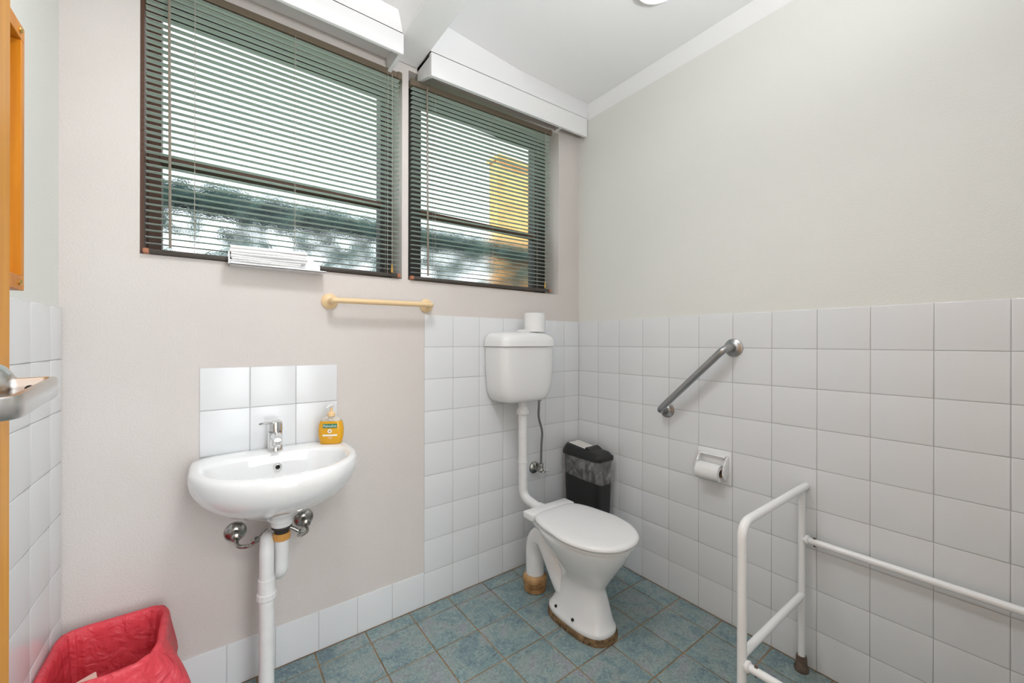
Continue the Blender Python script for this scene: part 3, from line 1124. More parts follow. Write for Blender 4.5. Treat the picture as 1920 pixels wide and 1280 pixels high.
bm = BM()
loft(bm, [sring(0.0005, 0.037, 0.017), sring(0.003, 0.040, 0.019), sring(0.03, 0.0455, 0.0215), sring(0.055, 0.0465, 0.022), sring(0.075, 0.044, 0.0215), sring(0.089, 0.0395, 0.020)])
obj('body', bm, M['soap'], sb, smooth=60)
bm = BM()
loft(bm, [sring(0.0893, 0.0393, 0.0198), sring(0.097, 0.033, 0.018), sring(0.102, 0.022, 0.016), sring(0.104, 0.0125, 0.0125), sring(0.110, 0.012, 0.012)])
obj('shoulder', bm, M['soap_clear'], sb, smooth=60)
bm = BM()
lathe(bm, [(0.0125, 0), (0.0148, 0.001), (0.0148, 0.012), (0.0125, 0.0145), (0.007, 0.017), (0.0055, 0.018), (0.005, 0.034)], srot((0, 0, 0.106)), k=24)
obj('pump_collar', bm, M['soap_pump'], sb)
bm = BM()
lathe(bm, [(0.006, 0.0), (0.007, 0.003), (0.012, 0.0075), (0.0125, 0.010), (0.001, 0.011)], srot((0, 0, 0.140)), k=24)
tube(bm, [srot((0.0, -0.002, 0.147)), srot((-0.006, -0.020, 0.146)), srot((-0.010, -0.034, 0.142))], [0.0048, 0.0042, 0.0034], 12)
obj('pump_head', bm, M['pump_white'], sb)


def label_patch(name, x0, x1, z0, z1, material, lift=0.0006, n=8):
    bm = BM()
    ra, rb = [], []
    for i in range(n + 1):
        x = x0 + (x1 - x0) * i / n
        for z, arr in ((z0, ra), (z1, rb)):
            a = 0.0465 if z > 0.05 else 0.0458
            b = 0.0220 if 0.045 < z < 0.065 else (0.0217 if z > 0.02 else 0.0208)
            y = -b * max(0, 1 - abs(x / a) ** 2.6) ** (1 / 2.6) - lift
            arr.append(srot((x, y, z)))
    quadstrip(bm, ra, rb)
    return obj(name, bm, material, sb, smooth=60)


lg = label_patch('brand_label', -0.0255, 0.0265, 0.0640, 0.0795, M['label_green'], 0.0012)
label_patch('text_strip', -0.0265, 0.0265, 0.0325, 0.0385, M['label_white'])
label_patch('text_strip', -0.009, 0.011, 0.0275, 0.0285, M['label_white'])
label_patch('text_strip', -0.004, 0.008, 0.0225, 0.0235, M['label_white'])
bm = BM()
o_ = srot((0, -0.0226, 0.0515))
lathe(bm, [(0.0078, -0.0004), (0.0078, 0.0008), (0.001, 0.0009)], o_, srot((0, -1, 0)) - srot((0, 0, 0)), 24)
cr = obj('cross_badge', bm, M['label_white'], sb)
bm = BM()
for (hx, hz) in ((0.0045, 0.0013), (0.0013, 0.0045)):
    pts = [srot((-hx, -0.0237, 0.0515 - hz)), srot((hx, -0.0237, 0.0515 - hz)), srot((hx, -0.0237, 0.0515 + hz)), srot((-hx, -0.0237, 0.0515 + hz))]
    bm.faces.new([bm.verts.new(p) for p in pts])
obj('cross', bm, mat('badge_brown', (0.42, 0.22, 0.05), 0.5), cr, smooth=0)


def text_mesh(s, size):
    cu = bpy.data.curves.new('lettering', 'FONT')
    cu.body = s
    cu.size = size
    cu.align_x = 'CENTER'
    cu.align_y = 'CENTER'
    o = bpy.data.objects.new('lettering', cu)
    COL.objects.link(o)
    dg = bpy.context.evaluated_depsgraph_get()
    me = bpy.data.meshes.new_from_object(o.evaluated_get(dg))
    bpy.data.objects.remove(o)
    return me


me = text_mesh('Palmolive', 0.0135)
wid = max(v.co.x for v in me.vertices) - min(v.co.x for v in me.vertices)
sc_ = 0.047 / wid
bs_ = base_of(lg)
for v in me.vertices:
    x = v.co.x * sc_ + 0.0005
    a, b = 0.0462, 0.0217
    y = -b * max(0, 1 - abs(x / a) ** 2.6) ** (1 / 2.6) - 0.0018
    v.co = srot((x, y, 0.0715 + v.co.y * 1.05)) - bs_
me.materials.clear()
me.materials.append(M['label_white'])
to = bpy.data.objects.new('lettering', me)
COL.objects.link(to)
to.parent = lg

# ------------------------------------------------------------------ paper towel tray
tx0, tx1, ty0, ty1, tz = -1.801, -1.483, -0.056, -0.0150, 1.514
tr = thing('towel_tray', 'white plastic tray of paper towels on the wall below the left blind', 'tray', ((tx0 + tx1) / 2, -0.05, tz))
bm = BM()
box(bm, tx0, tx1, ty0, ty1 + 0.018, tz, tz + 0.004, 0.001, 1)
box(bm, tx0, tx1, ty0, ty0 + 0.003, tz, tz + 0.007, 0.001, 1)
obj('tray_base', bm, M['tray_white'], tr)


def rounded_panel(bm, pts2, axis, a0, a1):
    """pts2: outline; extruded along x (axis 0) or y (axis 1)"""
    def mk(p, a):
        return V((a, p[0], p[1])) if axis == 0 else V((p[0], a, p[1]))
    prism(bm, [mk(p, a0) for p in pts2], [mk(p, a1) for p in pts2])


bm = BM()
rounded_panel(bm, [(ty0, tz), (ty1, tz), (ty1, tz + 0.052), (ty0 + 0.02, tz + 0.050), (ty0 + 0.008, tz + 0.045), (ty0 + 0.002, tz + 0.036)], 0, tx0, tx0 + 0.004)
obj('end_panel', bm, M['tray_white'], tr, smooth=0)
bm = BM()
rounded_panel(bm, [(tx0 + 0.002, tz), (tx1 - 0.016, tz), (tx1 - 0.016, tz + 0.028), (tx1 - 0.026, tz + 0.040), (tx1 - 0.045, tz + 0.052), (tx0 + 0.002, tz + 0.056)], 1, ty1 - 0.004, ty1)
obj('back_panel', bm, M['tray_white'], tr, smooth=0)
zc = tz + 0.0045
spots = [(0.006, 0.222, 0.004), (0.004, 0.226, 0.006), (0.010, 0.228, 0.007), (0.006, 0.246, 0.012), (0.008, 0.250, 0.014), (0.004, 0.248, 0.017), (0.006, 0.250, 0.017)]
words = ['bottom', 'second lowest', 'third from bottom', 'middle', 'third from top', 'second from top', 'topmost']
for i, (s0, s1, h) in enumerate(spots):
    bm = BM()
    nseg = 14
    ra = []
    h = (0.007, 0.007, 0.0075, 0.0095, 0.0105, 0.0115, 0.0115)[i]
    y0_, y1_ = ty0 + 0.006 + random.uniform(0, 0.002), ty1 - 0.007
    for s in range(nseg + 1):
        t = s / nseg
        x = tx0 + s0 + (s1 - s0) * t
        dz = 0.0016 * math.sin(t * PI * 1.5 + i) * (0.3 if i < 3 else 0.8) + max(0, i - 3) * 0.0032 * t
        yo = 0.0015 * math.sin(t * 5 + i * 2)
        z0_, z1_ = zc + dz * 0.5, zc + h - 0.0006 + dz * 0.5
        zm = (z0_ + z1_) / 2
        ra.append([V((x, y0_ + yo + 0.002, z0_)), V((x, y0_ + yo - 0.001, zm)), V((x, y0_ + yo + 0.002, z1_)), V((x, y1_, z1_)), V((x, y1_ + 0.001, zm)), V((x, y1_, z0_))])
    loft(bm, ra)
    zc += h
    tag(obj('paper_towel', bm, M['paper'], smooth=60), 'white folded paper towel bundle, %s in the tray stack' % words[i], 'paper towel', 'folded paper towels in the wall tray')

# ------------------------------------------------------------------ rails
def post_rail(root, a, b, r, fl_r, mats, nrm, off, bend=0.03, fl_prof=None):
    a, b, nrm = V(a), V(b), V(nrm)
    bm = BM()
    pth = smooth_path([a + nrm * 0.002, a + nrm * off, b + nrm * off, b + nrm * 0.002], bend, 8)
    tube(bm, pth, r, 20)
    obj('bar', bm, mats[0], root)
    for p in (a, b):
        bm = BM()
        lathe(bm, fl_prof or [(fl_r, 0.0), (fl_r, 0.006), (fl_r * 0.9, 0.010), (fl_r * 0.5, 0.014), (r * 1.1, 0.016)], p, nrm, 40)
        obj('flange', bm, mats[1], root)


tw = thing('towel_rail', 'cream plastic towel rail with round flanges on the wall under the windows', 'rail', (-1.244, 0.0, 1.41))
post_rail(tw, (-1.459, 0.004, 1.409), (-1.031, 0.004, 1.414), 0.0115, 0.032, (M['cream'], M['cream']), (0, -1, 0), 0.064, 0.012,
          [(0.032, 0.0), (0.032, 0.005), (0.026, 0.011), (0.016, 0.015), (0.0125, 0.017)])
gb = thing('grab_bar', 'brushed steel grab bar mounted diagonally on the right tiled wall', 'grab bar', (0.0, -0.76, 1.06))
post_rail(gb, (0.0, -0.9215, 1.221), (0.0, -0.6035, 0.907), 0.0155, 0.039, (M['steel'], M['steel']), (-1, 0, 0), 0.078, 0.05,
          [(0.039, 0.0), (0.0395, 0.002), (0.0385, 0.005), (0.034, 0.0075), (0.026, 0.0095), (0.0195, 0.0125), (0.0165, 0.0155)])

# ------------------------------------------------------------------ toilet paper holder and rolls
yA, yB = y0 - TPCELL[0] * T, y0 - (TPCELL[0] + 1) * T
zT, zB = ZR[TPCELL[1]], ZR[TPCELL[1]] - T
th_ = thing('toilet_roll_holder', 'white ceramic toilet roll holder set among the right wall tiles', 'holder', (0.0, (yA + yB) / 2, zB))
bm = BM()
box(bm, -0.007, 0.006, yB + 0.0015, yA - 0.0015, zB + 0.0015, zT - 0.0015, 0.003, 2)
obj('back_plate', bm, M['ceramic'], th_)
bm = BM()
hoods = []
for s in range(9):
    t = s / 8
    a_ = t * PI / 2
    hoods.append((-0.006 - 0.042 * math.sin(a_), zT - 0.045 + 0.018 * math.cos(a_) - 0.018))
pts = [(-0.004, zT - 0.024)] + [(-0.008, zT - 0.022), (-0.022, zT - 0.024), (-0.024, zT - 0.028), (-0.010, zT - 0.030), (-0.004, zT - 0.050)]
rounded = [V((p[0], yA - 0.012, p[1])) for p in pts]
prism(bm, rounded, [V((p[0], yB + 0.022, p[1])) for p in pts])
obj('hood', bm, M['ceramic'], th_)
arm = [(-0.004, zT - 0.020), (-0.014, zT - 0.022), (-0.034, zT - 0.036), (-0.050, zT - 0.058), (-0.058, zT - 0.080), (-0.058, zT - 0.098), (-0.050, zT - 0.112), (-0.038, zT - 0.122), (-0.020, zT - 0.112), (-0.004, zT - 0.085)]
for ya in (yA - 0.014, yB + 0.018):
    bm = BM()
    prism(bm, [V((p[0], ya, p[1])) for p in arm], [V((p[0], ya - 0.007, p[1])) for p in arm])
    bmesh.ops.bevel(bm, geom=list(bm.edges), offset=0.0015, segments=2, profile=0.5, affect='EDGES')
    obj('arm', bm, M['ceramic'], th_)
RC = V((-0.044, 0, zT - 0.092))
bm = BM()
lathe(bm, [(0.007, 0.0), (0.007, 0.114)], (RC.x, yA - 0.020, RC.z), (0, -1, 0), 16)
obj('spindle', bm, M['chrome'], th_)


def roll(label, origin, axis, r, ln, core):
    t = thing('toilet_roll', label, 'toilet paper', origin)
    bm = BM()
    lathe(bm, [(core, 0.0), (r * 0.97, 0.0), (r, 0.002), (r, ln - 0.002), (r * 0.97, ln), (core, ln), (core, 0.0)], origin, axis, 48, False, False)
    obj('paper', bm, M['paper'], t)
    bm = BM()
    lathe(bm, [(core - 0.001, 0.0005), (core + 0.0005, 0.0005), (core + 0.0005, ln - 0.0005), (core - 0.001, ln - 0.0005), (core - 0.001, 0.0005)], origin, axis, 32, False, False)
    obj('core', bm, mat('cardboard', (0.45, 0.36, 0.27), 0.9), t)
    return t


rl = roll('part used white toilet roll hanging in the ceramic wall holder', V((RC.x - 0.004, yA - 0.026, RC.z - 0.003)), (0, -1, 0), 0.037, 0.100, 0.018)
bm = BM()
rr = 0.0375
pts_a, pts_b = [], []
ox, oz = RC.x - 0.004, RC.z - 0.003
for s in range(14):
    a_ = PI * 0.35 + s / 9 * PI * 0.65
    if s <= 9:
        p = (ox - rr * math.sin(a_), oz + rr * math.cos(a_))
    else:
        p = (ox - 0.002 + (s - 9) * 0.003, oz - rr - 0.0045 * 0 - (s - 9) * 0.0015)
    pts_a.append(V((p[0], yA - 0.026, p[1])))
    pts_b.append(V((p[0], yA - 0.126, p[1])))
quadstrip(bm, pts_a, pts_b)
obj('loose_sheet', bm, M['paper'], rl, smooth=60)

# ------------------------------------------------------------------ cistern, flush pipe, stop valve
CX = -0.533
cs = thing('toilet_cistern', 'white plastic toilet cistern high on the tiles beside the corner', 'cistern', (CX, 0.0, 0.93))


def cring(z, a, d, back=0.001, nf=5, nb=14, cx=CX):
    cy = -d * 0.45
    return outline(cx, cy, z, a, d - d * 0.45, d * 0.45 - back, nf, nb, 64)


bm = BM()
loft(bm, [cring(0.937, 0.122, 0.150, nf=4), cring(0.942, 0.134, 0.163, nf=4), cring(0.955, 0.146, 0.170, nf=4.4), cring(0.985, 0.160, 0.176, nf=4.6), cring(1.04, 0.168, 0.181), cring(1.12, 0.172, 0.184), cring(1.219, 0.174, 0.186)])
obj('tank', bm, M['plastic_white'], cs, smooth=50)
bm = BM()
loft(bm, [cring(1.2205, 0.174, 0.186), cring(1.2225, 0.179, 0.192), cring(1.245, 0.178, 0.191), cring(1.266, 0.172, 0.186), cring(1.282, 0.160, 0.174, nf=4), cring(1.291, 0.142, 0.156, nf=3.5), cring(1.296, 0.11, 0.13, nf=3), cring(1.2975, 0.05, 0.09, nf=2.4)])
obj('lid', bm, M['plastic_white'], cs, smooth=50)
bm = BM()
box(bm, CX - 0.026, CX + 0.024, -0.135, -0.085, 1.294, 1.3085, 0.004, 2)
obj('flush_button', bm, M['plastic_white'], cs)
roll('new white toilet roll standing upright on the cistern lid', V((-0.446, -0.098, 1.298)), (0, 0, 1), 0.056, 0.101, 0.02)

FP = V((CX + 0.006, -0.098, 0))
fp = thing('flush_pipe', 'white plastic flush pipe running down from cistern to toilet pan', 'pipe', (FP.x, FP.y, 0.42))
bm = BM()
pth = smooth_path([V((FP.x, FP.y, 0.945)), V((FP.x + 0.004, FP.y, 0.432)), V((CX + 0.016, -0.285, 0.398))], 0.062, 10)
tube(bm, pth, 0.0235, 24)
obj('pipe', bm, M['pipe_white'], fp)
bm = BM()
lathe(bm, [(0.031, 0.0), (0.033, 0.002), (0.033, 0.026), (0.030, 0.028), (0.027, 0.038)], (FP.x, FP.y, 0.866), k=12)
obj('coupling_nut', bm, M['pipe_white'], fp, smooth=12)
bm = BM()
lathe(bm, [(0.0235, 0), (0.026, 0.001), (0.026, 0.007), (0.0235, 0.008)], (FP.x + 0.002, FP.y, 0.61), k=28)
obj('joint_ring', bm, M['pipe_white'], fp)

sv = thing('stop_valve', 'chrome stop valve and grey hose on the tiles under the cistern', 'valve', (-0.366, 0.0, 0.53))
vx, vz = -0.366, 0.531
bm = BM()
lathe(bm, [(0.034, 0.0), (0.034, 0.004), (0.030, 0.010), (0.018, 0.016), (0.013, 0.018)], (vx, 0.0, vz), (0, -1, 0), 32)
obj('wall_flange', bm, M['chrome_old'], sv)
bm = BM()
lathe(bm, [(0.011, 0.0), (0.011, 0.035), (0.0145, 0.038), (0.0145, 0.062), (0.010, 0.066), (0.006, 0.068), (0.006, 0.090)], (vx, -0.012, vz), (0, -1, 0), 16)
lathe(bm, [(0.010, 0.0), (0.012, 0.010), (0.012, 0.018), (0.0135, 0.020), (0.0135, 0.034), (0.009, 0.036)], (vx, -0.062, vz + 0.004), (0, 0, 1), 12)
obj('valve_body', bm, M['chrome_old'], sv)
bm = BM()
for d in (V((1, 0, 0.2)), V((-0.2, 0, 1))):
    d = d.normalized()
    lathe(bm, [(0.001, -0.022), (0.0055, -0.020), (0.006, -0.016), (0.0042, -0.012), (0.0042, 0.012), (0.006, 0.016), (0.0055, 0.020), (0.001, 0.022)], (vx, -0.096, vz), d, 12)
obj('tap_handle', bm, M['chrome'], sv)
bm = BM()
tube(bm, bez([(vx, -0.062, vz + 0.035), (vx + 0.002, -0.064, vz + 0.14), (vx - 0.004, -0.075, vz + 0.22), (vx - 0.036, -0.085, vz + 0.30), (vx - 0.040, -0.09, vz + 0.36), (vx - 0.038, -0.09, vz + 0.408)], 40), 0.0062, 12)
obj('hose', bm, M['braid'], sv)
bm = BM()
lathe(bm, [(0.009, 0.0), (0.011, 0.002), (0.011, 0.018), (0.008, 0.02)], (vx - 0.038, -0.09, vz + 0.392), k=8)
obj('hose_nut', bm, M['chrome_old'], sv, smooth=10)

# ------------------------------------------------------------------ toilet
TXc = -0.516
to_ = thing('toilet', 'white ceramic toilet with closed lid in the corner under the cistern', 'toilet', (TXc, -0.5, 0.0))


def tring(z, a, yf, yb, n1=2.3, n2=2.3, cx=TXc, mid=None):
    cy = (yf + yb) / 2 if mid is None else mid
    return outline(cx, cy, z, a, cy - yf, yb - cy, n1, n2, 64)


bm = BM()
loft(bm, [tring(0.024, 0.094, -0.668, -0.350, 2.6, 3.2), tring(0.034, 0.097, -0.671, -0.348, 2.6, 3.2), tring(0.046, 0.094, -0.667, -0.350, 2.6, 3.2), tring(0.056, 0.089, -0.660, -0.357, 2.5, 2.8),
          tring(0.085, 0.082, -0.653, -0.372, 2.5, 2.6), tring(0.13, 0.074, -0.642, -0.390, 2.4, 2.4), tring(0.175, 0.067, -0.630, -0.400, 2.3, 2.2), tring(0.195, 0.0655, -0.628, -0.400, 2.2, 2.2), tring(0.215, 0.070, -0.640, -0.395, 2.1, 2.2),
          tring(0.255, 0.090, -0.664, -0.380, 2.1, 2.2), tring(0.30, 0.118, -0.694, -0.355, 2.1, 2.3), tring(0.345, 0.142, -0.722, -0.325, 2.1, 2.4), tring(0.385, 0.158, -0.742, -0.305, 2.1, 2.5), tring(0.405, 0.163, -0.748, -0.298, 2.1, 2.6), tring(0.412, 0.160, -0.745, -0.30, 2.1, 2.6)])
# flush inlet shelf at the back
loft(bm, [tring(0.325, 0.06, -0.42, -0.285, 3, 3), tring(0.36, 0.09, -0.42, -0.262, 3, 3.5), tring(0.395, 0.105, -0.42, -0.250, 3, 4), tring(0.412, 0.103, -0.42, -0.253, 3, 4)])
# trapway: up from the foot, over the weir and down into the collar
pth = bez([(TXc - 0.005, -0.470, 0.085), (TXc - 0.008, -0.405, 0.135), (TXc - 0.010, -0.335, 0.225), (TXc - 0.012, -0.282, 0.278), (TXc - 0.014, -0.232, 0.275), (TXc - 0.014, -0.207, 0.225), (TXc - 0.014, -0.205, 0.15), (TXc - 0.014, -0.205, 0.085)], 42)
n_ = len(pth)
tube(bm, pth, [0.062 - 0.016 * min(1, i / (n_ * 0.45)) for i in range(n_)], 24)
# web between trapway and bowl
loft(bm, [[V((TXc - 0.016, -0.46, 0.10)), V((TXc - 0.016, -0.30, 0.30)), V((TXc - 0.016, -0.36, 0.36)), V((TXc - 0.016, -0.50, 0.30))],
          [V((TXc + 0.012, -0.46, 0.10)), V((TXc + 0.012, -0.30, 0.30)), V((TXc + 0.012, -0.36, 0.36)), V((TXc + 0.012, -0.50, 0.30))]])
pan = obj('pan', bm, M['ceramic'], to_, smooth=60)
bm = BM()
loft(bm, [tring(0.0, 0.102, -0.678, -0.345, 2.6, 3.2), tring(0.02, 0.101, -0.676, -0.346, 2.6, 3.2), tring(0.026, 0.094, -0.667, -0.351, 2.6, 3.2)])
obj('mortar_bed', bm, M['mortar'], to_, smooth=60)
for (bx_, by_) in ((TXc - 0.0835, -0.432), (TXc - 0.0890, -0.540)):
    bm = BM()
    lathe(bm, [(0.0065, 0.0), (0.0065, 0.004), (0.001, 0.006)], (bx_, by_, 0.0600), (-0.75, 0, 0.65), 14)
    obj('bolt_hole', bm, M['hole'], to_)
bm = BM()
lathe(bm, [(0.050, 0.0), (0.055, 0.004), (0.055, 0.018), (0.051, 0.022), (0.056, 0.026), (0.057, 0.040), (0.053, 0.044), (0.060, 0.050), (0.061, 0.066), (0.055, 0.076), (0.046, 0.082), (0.040, 0.084)], (TXc - 0.014, -0.205, 0.001), k=40)
obj('outlet_collar', bm, M['collar'], to_)


def segg(z, grow, yb=-0.318):
    """egg-shaped seat plan"""
    pts = []
    k = 72
    yf, cy = -0.766 - grow, -0.545
    for i in range(k):
        t = 2 * PI * i / k
        c, s = math.cos(t), math.sin(t)
        if s <= 0:
            a, b, n = 0.177 + grow, cy - yf, 2.15
            x, y = a * math.copysign(abs(c) ** (2 / n), c), -b * abs(s) ** (2 / n)
        else:
            b, n = yb - cy + grow, 7
            y = b * abs(s) ** (2 / n)
            a = (0.177 + grow) - 0.044 * (y / b) ** 1.6
            x = a * math.copysign(abs(c) ** (2 / n), c)
        pts.append(V((TXc + x, cy + y, z)))
    return pts


bm = BM()
loft(bm, [segg(0.412, -0.012), segg(0.415, -0.006), segg(0.422, -0.005), segg(0.426, -0.010)])
obj('seat', bm, M['plastic_white'], to_, smooth=50)
bm = BM()
loft(bm, [segg(0.4262, -0.004), segg(0.4275, 0.0), segg(0.434, 0.002), segg(0.441, -0.001), segg(0.4465, -0.009), segg(0.449, -0.022), segg(0.4500, -0.06), segg(0.4503, -0.12)])
obj('lid', bm, M['plastic_white'], to_, smooth=60)
bm = BM()
box(bm, TXc - 0.138, TXc + 0.136, -0.331, -0.262, 0.413, 0.444, 0.005, 2)
obj('hinge_block', bm, M['plastic_white'], to_)
bm = BM()
d_ = V((0, -0.98, -0.18))
lathe(bm, [(0.026, 0.0), (0.030, 0.004), (0.031, 0.020), (0.035, 0.026), (0.038, 0.045), (0.038, 0.06)], (CX + 0.013, -0.218, 0.412), d_, 28)
obj('flush_connector', bm, M['plastic_white'], to_)

# ------------------------------------------------------------------ slim black bin
bx0, bx1, by0, by1 = -0.176, -0.036, -0.308, -0.030
bn = thing('slim_black_bin', 'slim black plastic bin with clear liner in the corner behind the toilet', 'bin', ((bx0 + bx1) / 2, (by0 + by1) / 2, 0.0))
bcx, bcy = (bx0 + bx1) / 2, (by0 + by1) / 2
ha, hb = (bx1 - bx0) / 2, (by1 - by0) / 2


def bring(z, g):
    return outline(bcx, bcy, z, ha + g, hb + g, hb + g, 7, 7, 48)


bm = BM()
loft(bm, [bring(0.0, -0.024), bring(0.004, -0.021), bring(0.30, -0.012), bring(0.60, -0.004)])
obj('body', bm, M['black'], bn, smooth=40)
# lid: rim, then a top that slopes down to the front end
bm = BM()
rim = [bring(0.590, 0.002), bring(0.594, 0.004), bring(0.612, 0.004), bring(0.616, 0.001)]
tops = []
for g_, zr_, zf_ in ((-0.006, 0.636, 0.620), (-0.014, 0.652, 0.630), (-0.020, 0.657, 0.632)):
    rg = bring(0, g_)
    for p in rg:
        t = (p.y - (bcy - hb)) / (2 * hb)
        p.z = zf_ + (zr_ - zf_) * min(1, max(0, t))
    tops.append(rg)
loft(bm, rim + tops)
lid = obj('lid', bm, M['black'], bn, smooth=40)


def lidz(y):
    t = (y - (bcy - hb)) / (2 * hb)
    return 0.632 + 0.025 * t


bm = BM()
fr = [(-0.048, by1 - 0.030), (0.048, by1 - 0.030), (0.048, by0 + 0.115), (-0.048, by0 + 0.115)]
bm.faces.new([bm.verts.new(V((bcx + p[0] * 0.92, p[1], lidz(p[1]) + 0.0012))) for p in fr])
sg_ = obj('notice', bm, M['label_white'], lid, smooth=0, label='white paper notice on the bin lid')
bm = BM()
for r_ in range(6):
    yy = by1 - 0.042 - r_ * 0.017
    xx = -0.036
    while xx < 0.034:
        l_ = random.uniform(0.006, 0.014)
        q = [(xx, yy), (min(xx + l_, 0.036), yy), (min(xx + l_, 0.036), yy - 0.004), (xx, yy - 0.004)]
        bm.faces.new([bm.verts.new(V((bcx + p[0], p[1], lidz(p[1]) + 0.0022))) for p in q])
        xx += l_ + 0.004
ln_ = obj('notice_print', bm, M['ink'], lid, smooth=0, kind='stuff')
bm = BM()
hexa(bm, [V((bcx - 0.05, by0 + 0.112, lidz(by0 + 0.11) - 0.001)), V((bcx + 0.05, by0 + 0.112, lidz(by0 + 0.11) - 0.001)), V((bcx + 0.05, by0 + 0.070, lidz(by0 + 0.07) - 0.001)), V((bcx - 0.05, by0 + 0.070, lidz(by0 + 0.07) - 0.001))],
     [V((bcx - 0.048, by0 + 0.110, lidz(by0 + 0.11) + 0.012)), V((bcx + 0.048, by0 + 0.110, lidz(by0 + 0.11) + 0.012)), V((bcx + 0.048, by0 + 0.092, lidz(by0 + 0.07) + 0.012)), V((bcx - 0.048, by0 + 0.092, lidz(by0 + 0.07) + 0.012))])
obj('flap_grip', bm, M['black'], lid)
# clear liner hanging out under the lid
bm = BM()
rows = []
K = 96
for s in range(9):
    t = s / 8
    ring = []
    base_ = outline(bcx, bcy, 0, ha + 0.003, hb + 0.003, hb + 0.003, 7, 7, K)
    for i, p in enumerate(base_):
        th2 = 2 * PI * i / K
        drop = 0.104 + 0.016 * (by1 - p.y) / (by1 - by0) + 0.004 * math.sin(th2 * 3)
        z = 0.594 - drop * t
        w_ = 0.004 * t + 0.0015 * math.sin(th2 * 9 + 4 * t) * t
        d = V((p.x - bcx, p.y - bcy, 0)).normalized()
        q = p + d * max(0.0, w_)
        q.z = z
        q.x = min(q.x, -0.006)
        q.y = min(q.y, -0.006)
        ring.append(q)
    rows.append(ring)
ring = []
for q in rows[-1]:
    d = V((q.x - bcx, q.y - bcy, 0)).normalized()
    ring.append(V((q.x - d.x * 0.006, q.y - d.y * 0.006, q.z - 0.002)))
rows.append(ring)
loft(bm, rows, False, False)
obj('liner', bm, M['bag_clear'], bn, smooth=80)

# ------------------------------------------------------------------ over-toilet / walking frame of white tube
wf = thing('support_frame', 'white enamelled tubular support frame standing against the right wall', 'frame', (-0.29, -1.45, 0.0))
Rt = 0.0130
xf, xr, zt2 = -0.537, -0.040, 0.690
for idx, yy in enumerate((-1.187, -1.738)):
    bm = BM()
    pth = smooth_path([V((xf, yy, 0.03)), V((xf, yy, zt2)), V((-0.0015, yy - 0.001, zt2 + 0.002))], 0.05, 10)
    tube(bm, pth, Rt + 0.0005, 20)
    obj('arm_tube', bm, M['metal_walker'], wf)
    bm = BM()
    tube(bm, [V((xr, yy, 0.03)), V((xr, yy, zt2 - 0.004))], Rt - 0.001, 20)
    obj('rear_leg', bm, M['metal_walker'], wf)
    bm = BM()
    tube(bm, [V((xf, yy, 0.287)), V((xr, yy, 0.287))], Rt - 0.0005, 20)
    obj('cross_bar', bm, M['metal_walker'], wf)
    for xx in (xf, xr):
        bm = BM()
        lathe(bm, [(0.022, 0.0), (0.0235, 0.003), (0.0235, 0.012), (0.020, 0.020), (0.0185, 0.024), (0.0175, 0.052), (0.0155, 0.058), (0.013, 0.058)], (xx, yy, 0.0), k=24)
        obj('rubber_foot', bm, M['rubber_brown'], wf)
for (xx, zz, nm) in ((xr, 0.502, 'rear_rail'), (xf, 0.262, 'front_rail')):
    bm = BM()
    tube(bm, [V((xx, -1.187, zz)), V((xx, -1.738, zz))], Rt - 0.001, 20)
    rail = obj(nm, bm, M['metal_walker'], wf)
    bm = BM()
    lathe(bm, [(Rt + 0.0035, 0.0), (Rt + 0.0045, 0.003), (Rt + 0.0045, 0.009), (Rt, 0.012)], (xx, -1.187 - Rt + 0.001, zz), (0, -1, 0), 20)
    obj('socket', bm, M['metal_walker'], rail)
    bm = BM()
    lathe(bm, [(0.001, -0.019), (0.0038, -0.017), (0.0038, -0.012), (0.003, -0.012), (0.003, 0.013), (0.0055, 0.013), (0.005, 0.0155), (0.001, 0.016)], (xx, -1.187 - 0.040, zz), (0, 0, 1), 12)
    obj('rail_bolt', bm, M['rubber_brown'], rail)

# ------------------------------------------------------------------ bin with red liner
rcx, rcy, ra_, rb_, rz = -2.078, -0.200, 0.120, 0.142, 0.40
rbn = thing('lined_waste_bin', 'open waste bin with bright red plastic liner in the left corner', 'bin', (rcx, rcy, 0.0))


def rring(z, g, k=96):
    return outline(rcx, rcy, z, ra_ + g, rb_ + g, rb_ + g, 3.6, 6.5, k)


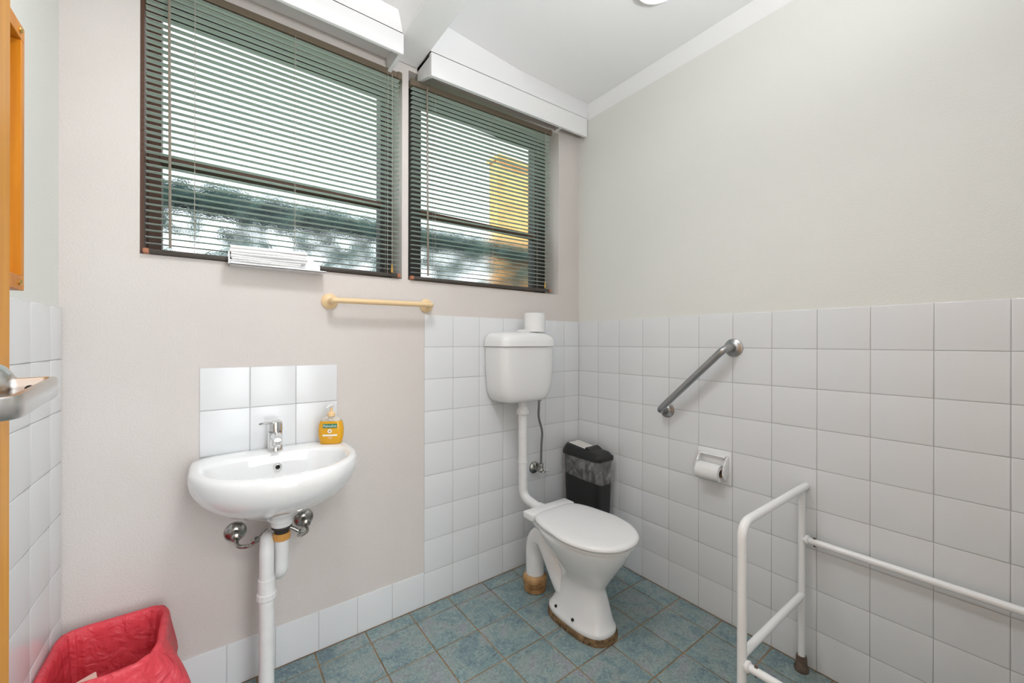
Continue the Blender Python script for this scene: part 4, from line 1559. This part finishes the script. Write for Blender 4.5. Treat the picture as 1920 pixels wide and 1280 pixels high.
bm = BM()
loft(bm, [rring(0.0, -0.035), rring(0.006, -0.032), rring(0.2, -0.016), rring(rz - 0.004, -0.006), rring(rz - 0.004, -0.010), rring(0.2, -0.020), rring(0.012, -0.037)])
obj('body', bm, M['red_bag'], rbn)
bm = BM()
rows = []
lev = [(0.05, -0.060), (0.09, -0.046), (0.15, -0.036), (0.21, -0.030), (0.27, -0.025), (0.32, -0.021), (0.36, -0.018), (0.385, -0.016), (0.398, -0.012), (0.4045, -0.005), (0.403, 0.0015), (0.396, 0.005), (0.384, 0.007),
       (0.365, 0.009), (0.34, 0.013), (0.31, 0.018), (0.285, 0.022), (0.262, 0.024)]
for li, (z, g_) in enumerate(lev):
    ring = []
    for i, p in enumerate(rring(0, g_)):
        th2 = 2 * PI * i / 96
        inside = li < 8
        amp = 0.0035 if inside else 0.0012 + 0.0006 * max(0, li - 10)
        wv = noise.noise(V((math.cos(th2) * 5, math.sin(th2) * 5, z * 2.2))) + 0.5 * noise.noise(V((math.cos(th2) * 11, math.sin(th2) * 11, z * 5 + 9)))
        d = V((p.x - rcx, p.y - rcy, 0)).normalized()
        q = p + d * (wv * amp * (2.0 if inside else 1.6))
        q.z = z + 0.004 * noise.noise(V((math.cos(th2) * 3, math.sin(th2) * 3, 4))) * (1 if li > 6 else 0)
        # loose fold of liner hanging out on the right side
        if li > 12:
            b_ = math.exp(-((th2 - 5.95) / 0.33) ** 2)
            k_ = (li - 12) / 5
            q += d * (0.055 * b_ * min(1, k_ * 1.5))
            q.z -= 0.02 * b_ * k_
        q.x = max(q.x, XL + 0.002)
        q.y = min(q.y, -0.003)
        ring.append(q)
    rows.append(ring)
loft(bm, rows, True, False)
obj('liner', bm, M['bag_red'], rbn, smooth=80)
bm = BM()
q = [V((-2.165, -0.225, 0.335)), V((-2.100, -0.205, 0.345)), V((-2.080, -0.285, 0.330)), V((-2.150, -0.300, 0.318))]
loft(bm, [q, [p + V((0.004, 0.0, -0.035)) for p in q]])
bmesh.ops.bevel(bm, geom=list(bm.edges), offset=0.0015, segments=1, affect='EDGES')
tag(obj('card_scrap', bm, M['pink_paper']), 'pale pink folded paper scrap lying inside the red lined bin', 'paper')
